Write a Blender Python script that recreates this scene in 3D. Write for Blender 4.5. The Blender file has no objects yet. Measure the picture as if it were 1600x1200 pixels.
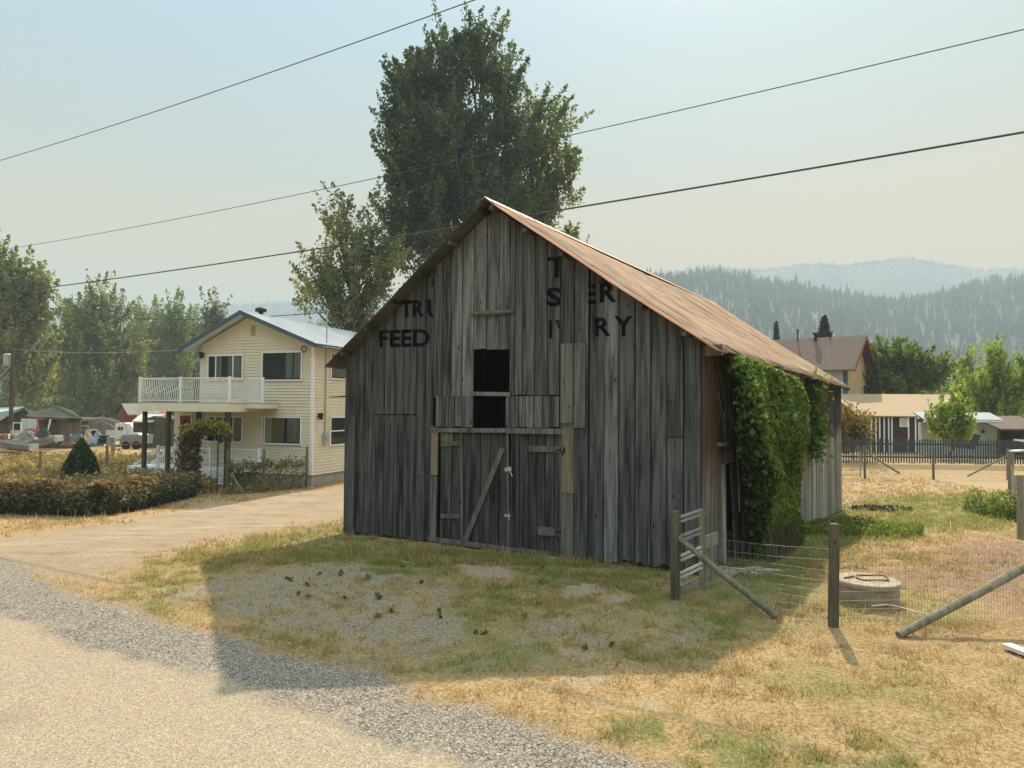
import bpy, bmesh, math, random
import numpy as np
from mathutils import Vector, Matrix
R = math.radians
sc = bpy.context.scene
C = sc.collection
rnd = random.Random(7)
npr = np.random.default_rng(11)

# ------------------------------------------------------------------ camera, sky, sun, exposure
F, CAMZ, PITCH, ROLL = 1109.0, 3.1, math.atan(35/1109), 0.0075
fw = Vector((0, math.cos(PITCH), math.sin(PITCH))); u0 = Vector((0, -math.sin(PITCH), math.cos(PITCH))); r0 = Vector((1, 0, 0))
RT = r0*math.cos(ROLL) + u0*math.sin(ROLL); UP = u0*math.cos(ROLL) - r0*math.sin(ROLL)
CAM = Vector((0, 0, CAMZ))
cam = bpy.data.objects.new("camera", bpy.data.cameras.new("camera")); C.objects.link(cam)
cam.matrix_world = Matrix(((RT.x, UP.x, -fw.x, 0), (RT.y, UP.y, -fw.y, 0), (RT.z, UP.z, -fw.z, CAMZ), (0, 0, 0, 1)))
cam.data.sensor_width = 36; cam.data.lens = 36*F/1600; cam.data.clip_start = .1; cam.data.clip_end = 9000
sc.camera = cam
SUN_EL, SUN_AZ = R(42.8), math.atan2(.3155, 1.03)
world = bpy.data.worlds.new("World"); sc.world = world; world.use_nodes = True
wn, wl = world.node_tree.nodes, world.node_tree.links; wn.clear()
wout = wn.new('ShaderNodeOutputWorld'); wadd = wn.new('ShaderNodeAddShader')
wsky = wn.new('ShaderNodeTexSky'); wsky.sky_type = 'NISHITA'; wsky.sun_disc = False
wsky.sun_elevation = SUN_EL; wsky.sun_rotation = SUN_AZ; wsky.dust_density = 3; wsky.air_density = 1.0
wb1 = wn.new('ShaderNodeBackground'); wb1.inputs[1].default_value = .006
wb2 = wn.new('ShaderNodeBackground'); wb2.inputs[1].default_value = 1.06      # smoke veil of a hazy summer day
wg = wn.new('ShaderNodeTexCoord'); wsep = wn.new('ShaderNodeSeparateXYZ'); wr = wn.new('ShaderNodeValToRGB')
wl.new(wg.outputs['Generated'], wsep.inputs[0]); wl.new(wsep.outputs['Z'], wr.inputs[0])
cr = wr.color_ramp
cr.elements[0].position = 0; cr.elements[0].color = (.40, .19, .03, 1)
cr.elements[1].position = .10; cr.elements[1].color = (.40, .20, .04, 1)
for p, c in ((.2, (.36, .22, .08, 1)), (.25, (.32, .235, .13, 1)), (.32, (.25, .25, .215, 1)), (.47, (.205, .285, .32, 1)), (.53, (.25, .31, .35, 1)), (.66, (.98, 1.0, .92, 1)), (1, (.86, .94, .92, 1))):
    e = cr.elements.new(p); e.color = c
wr2 = wn.new('ShaderNodeMapRange'); wr2.inputs[1].default_value = -.6; wr2.inputs[2].default_value = .6
wl.new(wsep.outputs['X'], wr2.inputs[0])
wmx = wn.new('ShaderNodeMix'); wmx.data_type = 'RGBA'; wmx.blend_type = 'MULTIPLY'; wmx.inputs[0].default_value = 1
wtint = wn.new('ShaderNodeMix'); wtint.data_type = 'RGBA'
wtint.inputs[6].default_value = (.80, .92, 1.06, 1); wtint.inputs[7].default_value = (1.12, 1.06, .98, 1)
wl.new(wr2.outputs[0], wtint.inputs[0]); wl.new(wr.outputs[0], wmx.inputs[6]); wl.new(wtint.outputs[2], wmx.inputs[7])
wl.new(wmx.outputs[2], wb2.inputs[0]); wl.new(wsky.outputs[0], wb1.inputs[0])
wl.new(wb1.outputs[0], wadd.inputs[0]); wl.new(wb2.outputs[0], wadd.inputs[1]); wl.new(wadd.outputs[0], wout.inputs[0])
sl = bpy.data.lights.new("sun", 'SUN'); sl.energy = 4.7; sl.angle = R(.6); sl.color = (1, .82, .60)
sun = bpy.data.objects.new("sun", sl); C.objects.link(sun)
sdir = Vector((math.sin(SUN_AZ)*math.cos(SUN_EL), math.cos(SUN_AZ)*math.cos(SUN_EL), math.sin(SUN_EL)))
sun.rotation_euler = sdir.to_track_quat('Z', 'Y').to_euler(); sun.location = (20, 20, 60)
vs = sc.view_settings; vs.view_transform = 'Standard'; vs.look = 'None'; vs.exposure = 1.1; vs.gamma = 1; vs.use_curve_mapping = False
sc.render.engine = 'CYCLES'; sc.cycles.use_denoising = True; sc.cycles.max_bounces = 6; sc.cycles.volume_bounces = 1
sc.cycles.transparent_max_bounces = 4; sc.cycles.sample_clamp_indirect = 4

# ------------------------------------------------------------------ helpers: photo measurements to places in the world
def ray(px, py): return RT*((px-800)/F) + UP*((600-py)/F) + fw
def P(px, py, Y):
    d = ray(px, py); return CAM + d*(Y/d.y)
def sstep(a, b, x):
    t = np.clip((x-a)/(b-a), 0, 1); return t*t*(3-2*t)
def gh(x, y):
    x = np.asarray(x, float); y = np.asarray(y, float)
    h = -.56*sstep(12, 26, y)
    h = h + .46*sstep(37.5, 42, y)*sstep(8, 14, x) 
    h = h + .05*sstep(30, 60, y)*(1-sstep(-5, 8, x))
    return h
def ghf(x, y): return float(gh(x, y))
def G(px, py, Y=None):
    d = ray(px, py); t = 5.
    for k in range(60):
        p = CAM + d*t
        t = (ghf(p.x, p.y)-CAMZ)/d.z*.5 + t*.5 if d.z < -1e-4 else 50
    p = CAM + d*t; return Vector((p.x, p.y, ghf(p.x, p.y)))
class Plane:
    def __init__(s, o, u):
        s.o = Vector((o[0], o[1], 0)); s.u = Vector((u[0], u[1], 0)).normalized()
        s.n = Vector((s.u.y, -s.u.x, 0))
        if s.n.dot(CAM-s.o) < 0: s.n = -s.n
    def at(s, px, py):
        d = ray(px, py); t = (s.o-CAM).dot(s.n)/d.dot(s.n); p = CAM + d*t
        return (p-s.o).dot(s.u), p.z
    def pt(s, u, z, out=0.): 
        v = s.o + s.u*u + s.n*out; v.z = z; return v
    def px(s, px, py, out=0.): return s.pt(*s.at(px, py), out)

def tag(o, label=None, cat=None, group=None, kind=None):
    if label: o['label'] = label
    if cat: o['category'] = cat
    if group: o['group'] = group
    if kind: o['kind'] = kind
    return o
def thing(name, label, cat, loc, group=None):
    o = bpy.data.objects.new(name, None); C.objects.link(o); o.location = loc; o.empty_display_size = .3
    return tag(o, label, cat, group)
def wloc(o):
    v = Vector((0, 0, 0))
    while o: v += o.location; o = o.parent
    return v
def copy_tree(o, loc=None, label=None, parent=None):
    c = o.copy(); C.objects.link(c)
    if parent: c.parent = parent
    if loc is not None: c.location = loc
    if label: c['label'] = label
    for ch in list(o.children): copy_tree(ch, None, None, c)
    return c

class MB:
    def __init__(s): s.v = []; s.f = []; s.r = []; s.cur = .5
    def add(s, vs, fs):
        n = len(s.v); s.v += [tuple(v) for v in vs]
        s.f += [tuple(i+n for i in f) for f in fs]; s.r += [s.cur]*len(fs); return s
    def obox(s, o, ex, ey, ez):
        o = Vector(o); a = [o, o+ex, o+ex+ey, o+ey]; b = [v+ez for v in a]
        q = [(0,3,2,1),(4,5,6,7),(0,1,5,4),(1,2,6,5),(2,3,7,6),(3,0,4,7)]
        if ex.cross(ey).dot(ez) < 0: q = [tuple(reversed(f)) for f in q]
        return s.add(a+b, q)
    def box(s, x0, x1, y0, y1, z0, z1):
        return s.obox((x0, y0, z0), Vector((x1-x0,0,0)), Vector((0,y1-y0,0)), Vector((0,0,z1-z0)))
    def beam(s, a, b, w, h, up=(0,0,1)):
        a, b = Vector(a), Vector(b); d = b-a; x = d.cross(Vector(up))
        if x.length < 1e-6: x = d.cross(Vector((0,1,0)))
        x.normalize(); y = x.cross(d).normalized()
        return s.obox(a-x*w/2-y*h/2, d, x*w, y*h)
    def tube(s, pts, rs, n=8, cap=True):
        pts = [Vector(p) for p in pts]
        if not hasattr(rs, '__len__'): rs = [rs]*len(pts)
        vs = []; fs = []; ref = None
        for i, p in enumerate(pts):
            d = (pts[min(i+1, len(pts)-1)]-pts[max(i-1, 0)]).normalized()
            if ref is None: ref = d.orthogonal().normalized()
            ref = (ref - d*ref.dot(d))
            ref = ref.normalized() if ref.length > 1e-5 else d.orthogonal().normalized()
            q = d.cross(ref)
            for k in range(n):
                a = 2*math.pi*k/n; vs.append(p + (ref*math.cos(a)+q*math.sin(a))*rs[i])
        for i in range(len(pts)-1):
            for k in range(n):
                k2 = (k+1) % n; fs.append((i*n+k, i*n+k2, (i+1)*n+k2, (i+1)*n+k))
        if cap: fs.append(tuple(range(n-1, -1, -1))); fs.append(tuple((len(pts)-1)*n+k for k in range(n)))
        return s.add(vs, fs)
    def prism(s, poly, ext):
        n = len(poly); poly = [Vector(p) for p in poly]; ext = Vector(ext)
        nn = Vector((0,0,0))
        for i in range(n): nn += poly[i].cross(poly[(i+1) % n])
        fl = nn.dot(ext) > 0
        vs = poly + [p+ext for p in poly]
        fs = [tuple(range(n)), tuple(range(2*n-1, n-1, -1))] + [(i, n+i, n+(i+1) % n, (i+1) % n) for i in range(n)]
        if fl: fs = [tuple(reversed(f)) for f in fs]
        return s.add(vs, fs)
    def quad(s, a, b, c, d): return s.add([a, b, c, d], [(0,1,2,3)])
    def build(s, name, mat, parent=None, origin=None, smooth=False, label=None):
        o = wloc(parent) if parent else Vector(origin or (0,0,0))
        me = bpy.data.meshes.new(name)
        me.from_pydata([(v[0]-o.x, v[1]-o.y, v[2]-o.z) for v in s.v], [], s.f)
        at = me.attributes.new('rnd', 'FLOAT', 'FACE'); at.data.foreach_set('value', s.r)
        me.materials.append(mat)
        if smooth: me.polygons.foreach_set('use_smooth', [True]*len(me.polygons))
        me.update()
        ob = bpy.data.objects.new(name, me); C.objects.link(ob)
        if parent: ob.parent = parent
        else: ob.location = o
        if label: ob['label'] = label
        return ob

def np_mesh(name, V, nper, mat, parent=None, origin=(0,0,0), attrs=None, faces=None, smooth=False):
    """V (N,3) laid out as consecutive polygons of nper corners, or explicit faces (M,nper)."""
    o = wloc(parent) if parent else Vector(origin)
    V = V - np.array([o.x, o.y, o.z])
    me = bpy.data.meshes.new(name); nv = len(V)
    idx = np.arange(nv) if faces is None else np.asarray(faces).ravel()
    nf = len(idx)//nper
    me.vertices.add(nv); me.vertices.foreach_set('co', V.astype(np.float32).ravel())
    me.loops.add(len(idx)); me.loops.foreach_set('vertex_index', idx.astype(np.int32))
    me.polygons.add(nf); me.polygons.foreach_set('loop_start', (np.arange(nf)*nper).astype(np.int32))
    for k, (dom, a) in (attrs or {}).items():
        at = me.attributes.new(k, 'FLOAT', dom); at.data.foreach_set('value', np.asarray(a, np.float32))
    if smooth: me.polygons.foreach_set('use_smooth', np.ones(nf, bool))
    me.update(calc_edges=True); me.materials.append(mat)
    ob = bpy.data.objects.new(name, me); C.objects.link(ob)
    if parent: ob.parent = parent
    else: ob.location = o
    return ob

# ------------------------------------------------------------------ materials
def newmat(name, rough=.85, spec=.25, metal=0):
    m = bpy.data.materials.new(name); m.use_nodes = True; b = m.node_tree.nodes['Principled BSDF']
    b.inputs['Roughness'].default_value = rough; b.inputs['Specular IOR Level'].default_value = spec; b.inputs['Metallic'].default_value = metal
    return m, m.node_tree.nodes, m.node_tree.links, b
def noise(n, l, scale, detail=4, vec=None, stretch=None, rough=.6, dist=0):
    t = n.new('ShaderNodeTexNoise'); t.inputs['Scale'].default_value = scale; t.inputs['Detail'].default_value = detail
    t.inputs['Roughness'].default_value = rough; t.inputs['Distortion'].default_value = dist
    g = vec or n.new('ShaderNodeNewGeometry').outputs['Position']
    if stretch:
        mp = n.new('ShaderNodeVectorMath'); mp.operation = 'MULTIPLY'; mp.inputs[1].default_value = stretch
        l.new(g, mp.inputs[0]); g = mp.outputs[0]
    l.new(g, t.inputs['Vector']); return t.outputs[0]
def ramp(n, l, src, stops, interp='LINEAR'):
    r = n.new('ShaderNodeValToRGB'); r.color_ramp.interpolation = interp; e = r.color_ramp.elements
    e[0].position = stops[0][0]; e[0].color = (*stops[0][1], 1); e[1].position = stops[-1][0]; e[1].color = (*stops[-1][1], 1)
    for p, c in stops[1:-1]: k = e.new(p); k.color = (*c, 1)
    l.new(src, r.inputs[0]); return r.outputs[0]
def mix(n, l, a, b, f, mode='MIX'):
    m = n.new('ShaderNodeMix'); m.data_type = 'RGBA'; m.blend_type = mode
    for k, v in ((0, f), (6, a), (7, b)):
        if hasattr(v, 'links') or hasattr(v, 'is_output'): l.new(v, m.inputs[k])
        else: m.inputs[k].default_value = v if k == 0 else (*v, 1)
    return m.outputs[2]
def attr(n, name):
    a = n.new('ShaderNodeAttribute'); a.attribute_name = name; return a.outputs['Fac']
def math_(n, l, op, a, b=0., c=None):
    m = n.new('ShaderNodeMath'); m.operation = op
    for k, v in enumerate((a, b) if c is None else (a, b, c)):
        if hasattr(v, 'is_output'): l.new(v, m.inputs[k])
        else: m.inputs[k].default_value = v
    return m.outputs[0]
def bump(n, l, b, h, strength=.4, dist=.02):
    k = n.new('ShaderNodeBump'); k.inputs['Strength'].default_value = strength; k.inputs['Distance'].default_value = dist
    l.new(h, k.inputs['Height']); l.new(k.outputs[0], b.inputs['Normal'])
def mr(n, l, v, a, b, c=0., d=1.):
    m = n.new('ShaderNodeMapRange'); m.inputs[1].default_value = a; m.inputs[2].default_value = b
    m.inputs[3].default_value = c; m.inputs[4].default_value = d; l.new(v, m.inputs[0]); return m.outputs[0]
def plain(name, col, rough=.7, var=.18, scale=3., metal=0, spec=.3, bmp=.15, stretch=None, rv=0.):
    m, n, l, b = newmat(name, rough, spec, metal)
    t = noise(n, l, scale, 5, stretch=stretch)
    lo = tuple(c*(1-var) for c in col); hi = tuple(min(1, c*(1+var)) for c in col)
    c = ramp(n, l, t, [(.3, lo), (.7, hi)])
    if rv:
        c = mix(n, l, c, ramp(n, l, attr(n, 'rnd'), [(0, (1-rv,)*3), (1, (1+rv,)*3)]), 1., 'MULTIPLY')
    l.new(c, b.inputs['Base Color'])
    if bmp: bump(n, l, b, noise(n, l, scale*12, 3, stretch=stretch), bmp, .01)
    return m
def woodmat(name, dark, light, grain=(17, 17, .9), stain=.5, extra=None, warm=None):
    """weathered boards: each board its own tone, long grain, cracks, knots and rain stains"""
    m, n, l, b = newmat(name, .9, .12)
    r = attr(n, 'rnd'); geo = n.new('ShaderNodeNewGeometry').outputs['Position']
    off = n.new('ShaderNodeCombineXYZ'); l.new(math_(n, l, 'MULTIPLY', r, 37.), off.inputs[0]); l.new(math_(n, l, 'MULTIPLY', r, 71.), off.inputs[2])
    va = n.new('ShaderNodeVectorMath'); va.operation = 'ADD'; l.new(geo, va.inputs[0]); l.new(off.outputs[0], va.inputs[1]); vec = va.outputs[0]
    g1 = noise(n, l, 1, 6, vec, grain, .65, .3)
    g2 = noise(n, l, 1, 3, vec, (grain[0]*3.2, grain[1]*3.2, grain[2]*2.2), .7)
    st = noise(n, l, 1, 4, vec, (5, 5, .45) if grain[2] < 10 else (2, 2, 2), .6)
    c = ramp(n, l, g1, [(.28, dark), (.5, tuple((a+q)/2 for a, q in zip(dark, light))), (.74, light)])
    c = mix(n, l, c, ramp(n, l, r, [(0, (.42,)*3), (.5, (.95,)*3), (1, (2.0,)*3)]), 1., 'MULTIPLY')
    c = mix(n, l, c, ramp(n, l, st, [(.3, (1-stain,)*3), (.55, (1,)*3), (.8, (1.18, 1.17, 1.14))]), 1., 'MULTIPLY')
    c = mix(n, l, c, (.012, .011, .010), mr(n, l, g2, .63, .70, 0, .75))
    kn = n.new('ShaderNodeTexVoronoi'); kn.inputs['Scale'].default_value = 1; 
    ks = n.new('ShaderNodeVectorMath'); ks.operation = 'MULTIPLY'; ks.inputs[1].default_value = (3.2, 3.2, 1.5); l.new(vec, ks.inputs[0]); l.new(ks.outputs[0], kn.inputs['Vector'])
    c = mix(n, l, c, (.015, .012, .01), mr(n, l, kn.outputs['Distance'], .06, .09, .8, 0))
    if warm:   # patches of browner, less weathered wood
        c = mix(n, l, c, warm, mr(n, l, noise(n, l, .5, 3, vec), .58, .8, 0, .6), 'MIX')
    if extra: c = extra(n, l, c, geo)
    l.new(c, b.inputs['Base Color']); bump(n, l, b, g1, .6, .012); return m
def leafmat(name, c1, c2, c3=None, trans=.35):
    m, n, l, b = newmat(name, .6, .25)
    stops = [(0, c1), (.6, c2)] + ([(1, c3)] if c3 else [(1, tuple(x*1.25 for x in c2))])
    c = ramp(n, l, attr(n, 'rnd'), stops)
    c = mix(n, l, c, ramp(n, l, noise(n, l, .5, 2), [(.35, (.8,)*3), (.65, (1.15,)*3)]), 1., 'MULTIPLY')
    l.new(c, b.inputs['Base Color'])
    t = n.new('ShaderNodeBsdfTranslucent'); k = n.new('ShaderNodeMixShader'); k.inputs[0].default_value = trans
    l.new(mix(n, l, c, (1.25, 1.3, .55), 1., 'MULTIPLY'), t.inputs[0])
    out = n['Material Output']; l.new(b.outputs[0], k.inputs[1]); l.new(t.outputs[0], k.inputs[2]); l.new(k.outputs[0], out.inputs[0])
    return m
def glassmat(name, tint=(.02, .025, .025)):
    m, n, l, b = newmat(name, .04, .6); b.inputs['Base Color'].default_value = (*tint, 1); return m
# ------------------------------------------------------------------ ground, road, grass
def vnoise(x, y, s, seed=0):
    """cheap smooth value noise"""
    g = np.random.default_rng(seed).random((256, 256))
    u = x/s + 1000.3; v = y/s + 1000.7
    i = np.floor(u).astype(int); j = np.floor(v).astype(int); fu = u-i; fv = v-j
    fu = fu*fu*(3-2*fu); fv = fv*fv*(3-2*fv); i %= 256; j %= 256; i1 = (i+1) % 256; j1 = (j+1) % 256
    return (g[i, j]*(1-fu)+g[i1, j]*fu)*(1-fv) + (g[i, j1]*(1-fu)+g[i1, j1]*fu)*fv
def poly_sd(x, y, poly):
    """signed distance, positive inside"""
    d = np.full(x.shape, 1e9); ins = np.zeros(x.shape, bool); n = len(poly)
    for i in range(n):
        ax, ay = poly[i]; bx, by = poly[(i+1) % n]; ex, ey = bx-ax, by-ay
        t = np.clip(((x-ax)*ex+(y-ay)*ey)/(ex*ex+ey*ey+1e-9), 0, 1)
        d = np.minimum(d, (x-ax-ex*t)**2+(y-ay-ey*t)**2)
        c = ((ay > y) != (by > y)) & (x < (bx-ax)*(y-ay)/(by-ay+1e-12)+ax); ins ^= c
    return np.where(ins, 1, -1)*np.sqrt(d)
def gp(*pts): return [(G(*p).x, G(*p).y) for p in pts]
road_edge = gp((0, 947), (80, 964), (150, 985), (220, 1006), (300, 1034), (412, 1056), (506, 1097), (580, 1117), (650, 1137), (735, 1165), (819, 1198))
d0 = Vector(road_edge[0])-Vector(road_edge[2]); d1 = Vector(road_edge[-1])-Vector(road_edge[-4]); d0.normalize(); d1.normalize()
d0 = Vector((-.9, .44)).normalized()
road_edge = [(road_edge[0][0]+d0.x*k, road_edge[0][1]+d0.y*k) for k in (90, 40, 18, 8, 4)] + road_edge + [(road_edge[-1][0]+d1.x*k, road_edge[-1][1]+d1.y*k) for k in (2, 5, 12, 30, 80)]
outer = gp((0, 872), (60, 898), (142, 932), (206, 957), (300, 981), (367, 1000), (440, 1022), (562, 1052), (624, 1070), (687, 1103), (770, 1122), (856, 1133), (931, 1163), (1025, 1197))
outer = [(outer[0][0]-70, outer[0][1]+34), (outer[0][0]-8, outer[0][1]+4)] + outer + [(outer[-1][0]+6, outer[-1][1]-4), (outer[-1][0]+60, outer[-1][1]-50)]
Z_SHOULDER = [(x-.5, y-.9) for x, y in road_edge[2:-2]] + outer[::-1]
Z_DRIVE = gp((0, 838), (100, 830), (292, 794), (420, 776), (536, 758), (600, 748)) + gp((640, 790), (536, 811), (487, 820), (375, 840), (300, 854), (225, 872), (150, 908), (142, 932), (60, 900), (0, 872))
Z_DRIVE = [(-40, 24)] + Z_DRIVE + [(-30, 16)]
Z_PATCH = gp((325, 918), (400, 895), (500, 885), (620, 905), (700, 940), (760, 985), (720, 1010), (600, 1000), (520, 985), (440, 985), (400, 1000), (350, 955))
Z_PATCH2 = gp((780, 985), (900, 970), (1040, 975), (1060, 1010), (960, 1035), (860, 1030), (760, 1010))
Z_BARE = gp((865, 1012), (900, 1008), (950, 1022), (940, 1033), (880, 1030))
Z_SANDY = [gp((870, 1060), (930, 1052), (960, 1064), (900, 1076)), gp((930, 1095), (965, 1092), (985, 1104), (940, 1108)), gp((980, 1095), (1030, 1092), (1045, 1108), (1000, 1117)),
           gp((880, 915), (930, 912), (940, 925), (890, 930)), gp((940, 930), (975, 927), (985, 940), (945, 942)), gp((700, 880), (790, 885), (800, 905), (730, 900))]
Z_GREEN1 = gp((150, 930), (230, 880), (380, 842), (540, 815), (545, 836), (330, 905), (370, 965), (250, 962))
Z_GREEN2 = gp((880, 1120), (960, 1108), (1060, 1100), (1120, 1125), (1180, 1160), (1300, 1165), (1400, 1196), (1080, 1199), (930, 1150))
Z_GREEN3 = gp((1265, 790), (1420, 772), (1570, 768), (1590, 815), (1450, 835), (1380, 850), (1300, 880), (1215, 960), (1100, 930), (1110, 880), (1250, 850))
Z_LUSH = gp((1175, 872), (1265, 800), (1330, 800), (1340, 850), (1255, 890), (1200, 915), (1120, 905))
Z_RED = gp((1390, 905), (1440, 870), (1500, 845), (1600, 835), (1700, 900), (1600, 960), (1480, 930))
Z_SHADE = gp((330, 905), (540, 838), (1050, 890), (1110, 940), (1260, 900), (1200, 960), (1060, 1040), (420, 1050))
Z_BACK = gp((1310, 735), (1600, 735), (1600, 770), (1420, 775), (1310, 790))
def zones(x, y):
    n1 = (vnoise(x, y, .9, 1)-.5)*.9 + (vnoise(x, y, .25, 2)-.5)*.45; n2 = vnoise(x, y, 1.8, 3); n3 = vnoise(x, y, .45, 4); n4 = vnoise(x, y, .16, 5)
    f = lambda z, w=.35, k=1.: sstep(-w, w, poly_sd(x, y, z)+n1*k)
    gravel = f(Z_SHOULDER, .18, .35)
    drive = f(Z_DRIVE, .5, 1.1)
    patch = np.maximum(f(Z_PATCH, .5, 1.6)*(.25+.75*sstep(.3, .7, n3*.45+n4*.55)), .8*f(Z_PATCH2, .5, 1.5)*sstep(.35, .7, n3*.6+n4*.4))
    gravel = np.maximum(gravel, patch*.8)
    green = .8*f(Z_GREEN1, .4)*(.4+.6*sstep(.25, .6, n3)) + f(Z_GREEN2, .3, .9)*sstep(.3, .55, n3*.5+n4*.5) + f(Z_GREEN3, .8, 1.2)*(.62+.5*sstep(.25, .6, n2*.5+n3*.5))
    green = np.maximum(green, f(Z_SHADE, .3, .5)*(.45+.55*sstep(.3, .65, n3*.5+n2*.5))*.95)  # barn's cast-shadow outline put into the ground colour as a greener floor
    green = np.maximum(green, f(Z_LUSH, .3, .6)*1.2)
    Zr = f([(x, y) for x, y in gp((1120, 900), (1300, 800), (1500, 800), (1800, 900), (1700, 1150), (1400, 1199), (1150, 1000))], 1, 1.); green = np.clip(green + .5*Zr*sstep(.38, .65, n2*.6+n3*.4) + .35*sstep(.62, .8, n2)*sstep(.5, .8, n3), 0, 1.2)
    sandy = sum(f(z, .12, .25) for z in Z_SANDY) + f(Z_BARE, .15, .3)
    red = f(Z_RED, .9, 1.6)*sstep(.2, .55, n3*.6+n4*.4)
    back = f(Z_BACK, .8, .8)*.6
    sandy = np.clip(np.maximum(sandy, back*sstep(.3, .7, n3)), 0, 1)
    k = (1-gravel)*(1-drive)
    return gravel, drive*(1-.0*gravel), green*k*(1-sandy)*(1-red), np.clip(sandy, 0, 1)*k, red*k
def axis(a, b, st, far, gr=1.16):
    c = list(np.arange(a, b, st)); 
    lo, s = a, st
    pre = []
    while lo > far[0]: s *= gr; lo -= s; pre.append(lo)
    hi, s = c[-1], st
    while hi < far[1]: s *= gr; hi += s; c.append(hi)
    return np.array(pre[::-1]+c)
gx = axis(-13, 15, .085, (-2600, 2600)); gy = axis(4.2, 24, .075, (-60, 3000), 1.1)
GX, GY = np.meshgrid(gx, gy, indexing='ij'); fx, fy = GX.ravel(), GY.ravel()
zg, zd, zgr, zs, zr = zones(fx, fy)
near = (1-sstep(28, 45, np.hypot(fx, fy)))
bumpz = ((vnoise(fx, fy, 1.3, 8)-.5)*.05 + (vnoise(fx, fy, .35, 9)-.5)*.035 + (vnoise(fx, fy, .15, 10)-.5)*.022)*near*(1-.85*zg)*(1-.7*zd)
sd_road = poly_sd(fx, fy, road_edge + [(road_edge[-1][0]-200, road_edge[-1][1]-200), (road_edge[0][0]-200, road_edge[0][1]-100)])
bumpz *= sstep(0, 1.2, -sd_road)
gz = gh(fx, fy) + bumpz - .02*sstep(-.15, .15, sd_road) + .03*zgr*near*0
nx, ny = len(gx), len(gy); ii = np.arange(nx*ny).reshape(nx, ny)
gf = np.stack([ii[:-1, :-1], ii[1:, :-1], ii[1:, 1:], ii[:-1, 1:]], -1).reshape(-1, 4)
m, n, l, b = newmat('ground_soil', .95, .1)
def speck(n, l, s, cols):
    v = n.new('ShaderNodeTexVoronoi'); v.inputs['Scale'].default_value = s; g = n.new('ShaderNodeNewGeometry'); l.new(g.outputs['Position'], v.inputs['Vector'])
    sp = n.new('ShaderNodeSeparateColor'); l.new(v.outputs['Color'], sp.inputs[0]); return ramp(n, l, sp.outputs[0], cols), v.outputs['Distance']
f1 = noise(n, l, 22, 5, stretch=(1, 1, 1), rough=.75); f2 = noise(n, l, 1.3, 5); f3 = noise(n, l, 6, 4)
straw = ramp(n, l, f1, [(.3, (.12, .088, .048)), (.45, (.27, .192, .095)), (.56, (.385, .28, .145)), (.72, (.54, .415, .235))])
straw = mix(n, l, straw, (.26, .17, .10), mr(n, l, f2, .5, .75, 0, .55))
straw = mix(n, l, straw, (.36, .31, .24), mr(n, l, f3, .55, .75, 0, .6))
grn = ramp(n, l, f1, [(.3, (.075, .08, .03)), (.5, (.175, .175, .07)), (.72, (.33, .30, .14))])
grv, gd = speck(n, l, 62, [(0, (.05, .046, .04)), (.35, (.15, .138, .12)), (.7, (.26, .238, .205)), (1, (.46, .42, .365))])
grv = mix(n, l, grv, (.27, .23, .18), mr(n, l, f3, .45, .75, 0, .5))
drv, dd = speck(n, l, 30, [(0, (.17, .13, .09)), (.5, (.30, .245, .18)), (1, (.44, .37, .28))])
drv = mix(n, l, drv, mix(n, l, (.21, .155, .10), (.36, .295, .215), f1), .65)
drv = mix(n, l, drv, (.21, .15, .095), mr(n, l, f2, .48, .7, 0, .65)); drv = mix(n, l, drv, (.40, .34, .25), mr(n, l, noise(n, l, 1.1, 5, stretch=(.35, 1.6, 1)), .52, .68, 0, .6)); drv = mix(n, l, drv, (.11, .08, .05), mr(n, l, noise(n, l, 16, 5), .6, .68, 0, .6))
snd = ramp(n, l, f1, [(.3, (.20, .16, .11)), (.7, (.42, .35, .26))])
red = ramp(n, l, f1, [(.3, (.10, .062, .048)), (.7, (.34, .235, .18))])
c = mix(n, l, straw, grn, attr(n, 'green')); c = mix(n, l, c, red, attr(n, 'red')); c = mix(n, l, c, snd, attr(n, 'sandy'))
c = mix(n, l, c, drv, attr(n, 'drive')); c = mix(n, l, c, grv, attr(n, 'gravel'))
l.new(c, b.inputs['Base Color']); bump(n, l, b, f1, .9, .04)
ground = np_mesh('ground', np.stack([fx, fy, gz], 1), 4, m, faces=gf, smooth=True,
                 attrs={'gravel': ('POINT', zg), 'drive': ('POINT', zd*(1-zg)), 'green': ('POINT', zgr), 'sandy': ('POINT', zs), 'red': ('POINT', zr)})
tag(ground, kind='structure')
# road: chip seal, tan with worn wheel tracks
m, n, l, b = newmat('chip_seal', .9, .15)
c1, dd = speck(n, l, 80, [(0, (.05, .042, .032)), (.14, (.14, .115, .08)), (.3, (.215, .178, .128)), (.8, (.30, .25, .18)), (1, (.50, .44, .345))])
t1 = noise(n, l, .7, 5); t2 = noise(n, l, 60, 3)
c = c1; c = mix(n, l, c, mix(n, l, (.27, .245, .195), (.345, .265, .18), mr(n, l, t1, .35, .65)), .35)
c = mix(n, l, c, (.10, .09, .075), mr(n, l, t2, .60, .70, 0, .75))
grv2, _ = speck(n, l, 62, [(0, (.04, .037, .033)), (.35, (.115, .105, .092)), (.7, (.20, .183, .16)), (1, (.36, .33, .29))])
c = mix(n, l, c, grv2, mr(n, l, math_(n, l, 'ADD', attr(n, 'edge'), math_(n, l, 'MULTIPLY', noise(n, l, 9, 4), .9)), .6, 1.0, 1, 0))
c = mix(n, l, c, (.13, .125, .12), attr(n, 'seam'))
l.new(c, b.inputs['Base Color']); bump(n, l, b, t2, .5, .01)
pts = [Vector(p) for p in road_edge]; fine = []
for a, q in zip(pts[:-1], pts[1:]):
    k = max(1, int((q-a).length/.12)) if (q-a).length < 6 else 12
    fine += [a.lerp(q, i/k) for i in range(k)]
fine = np.array([(p.x, p.y) for p in fine])
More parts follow.
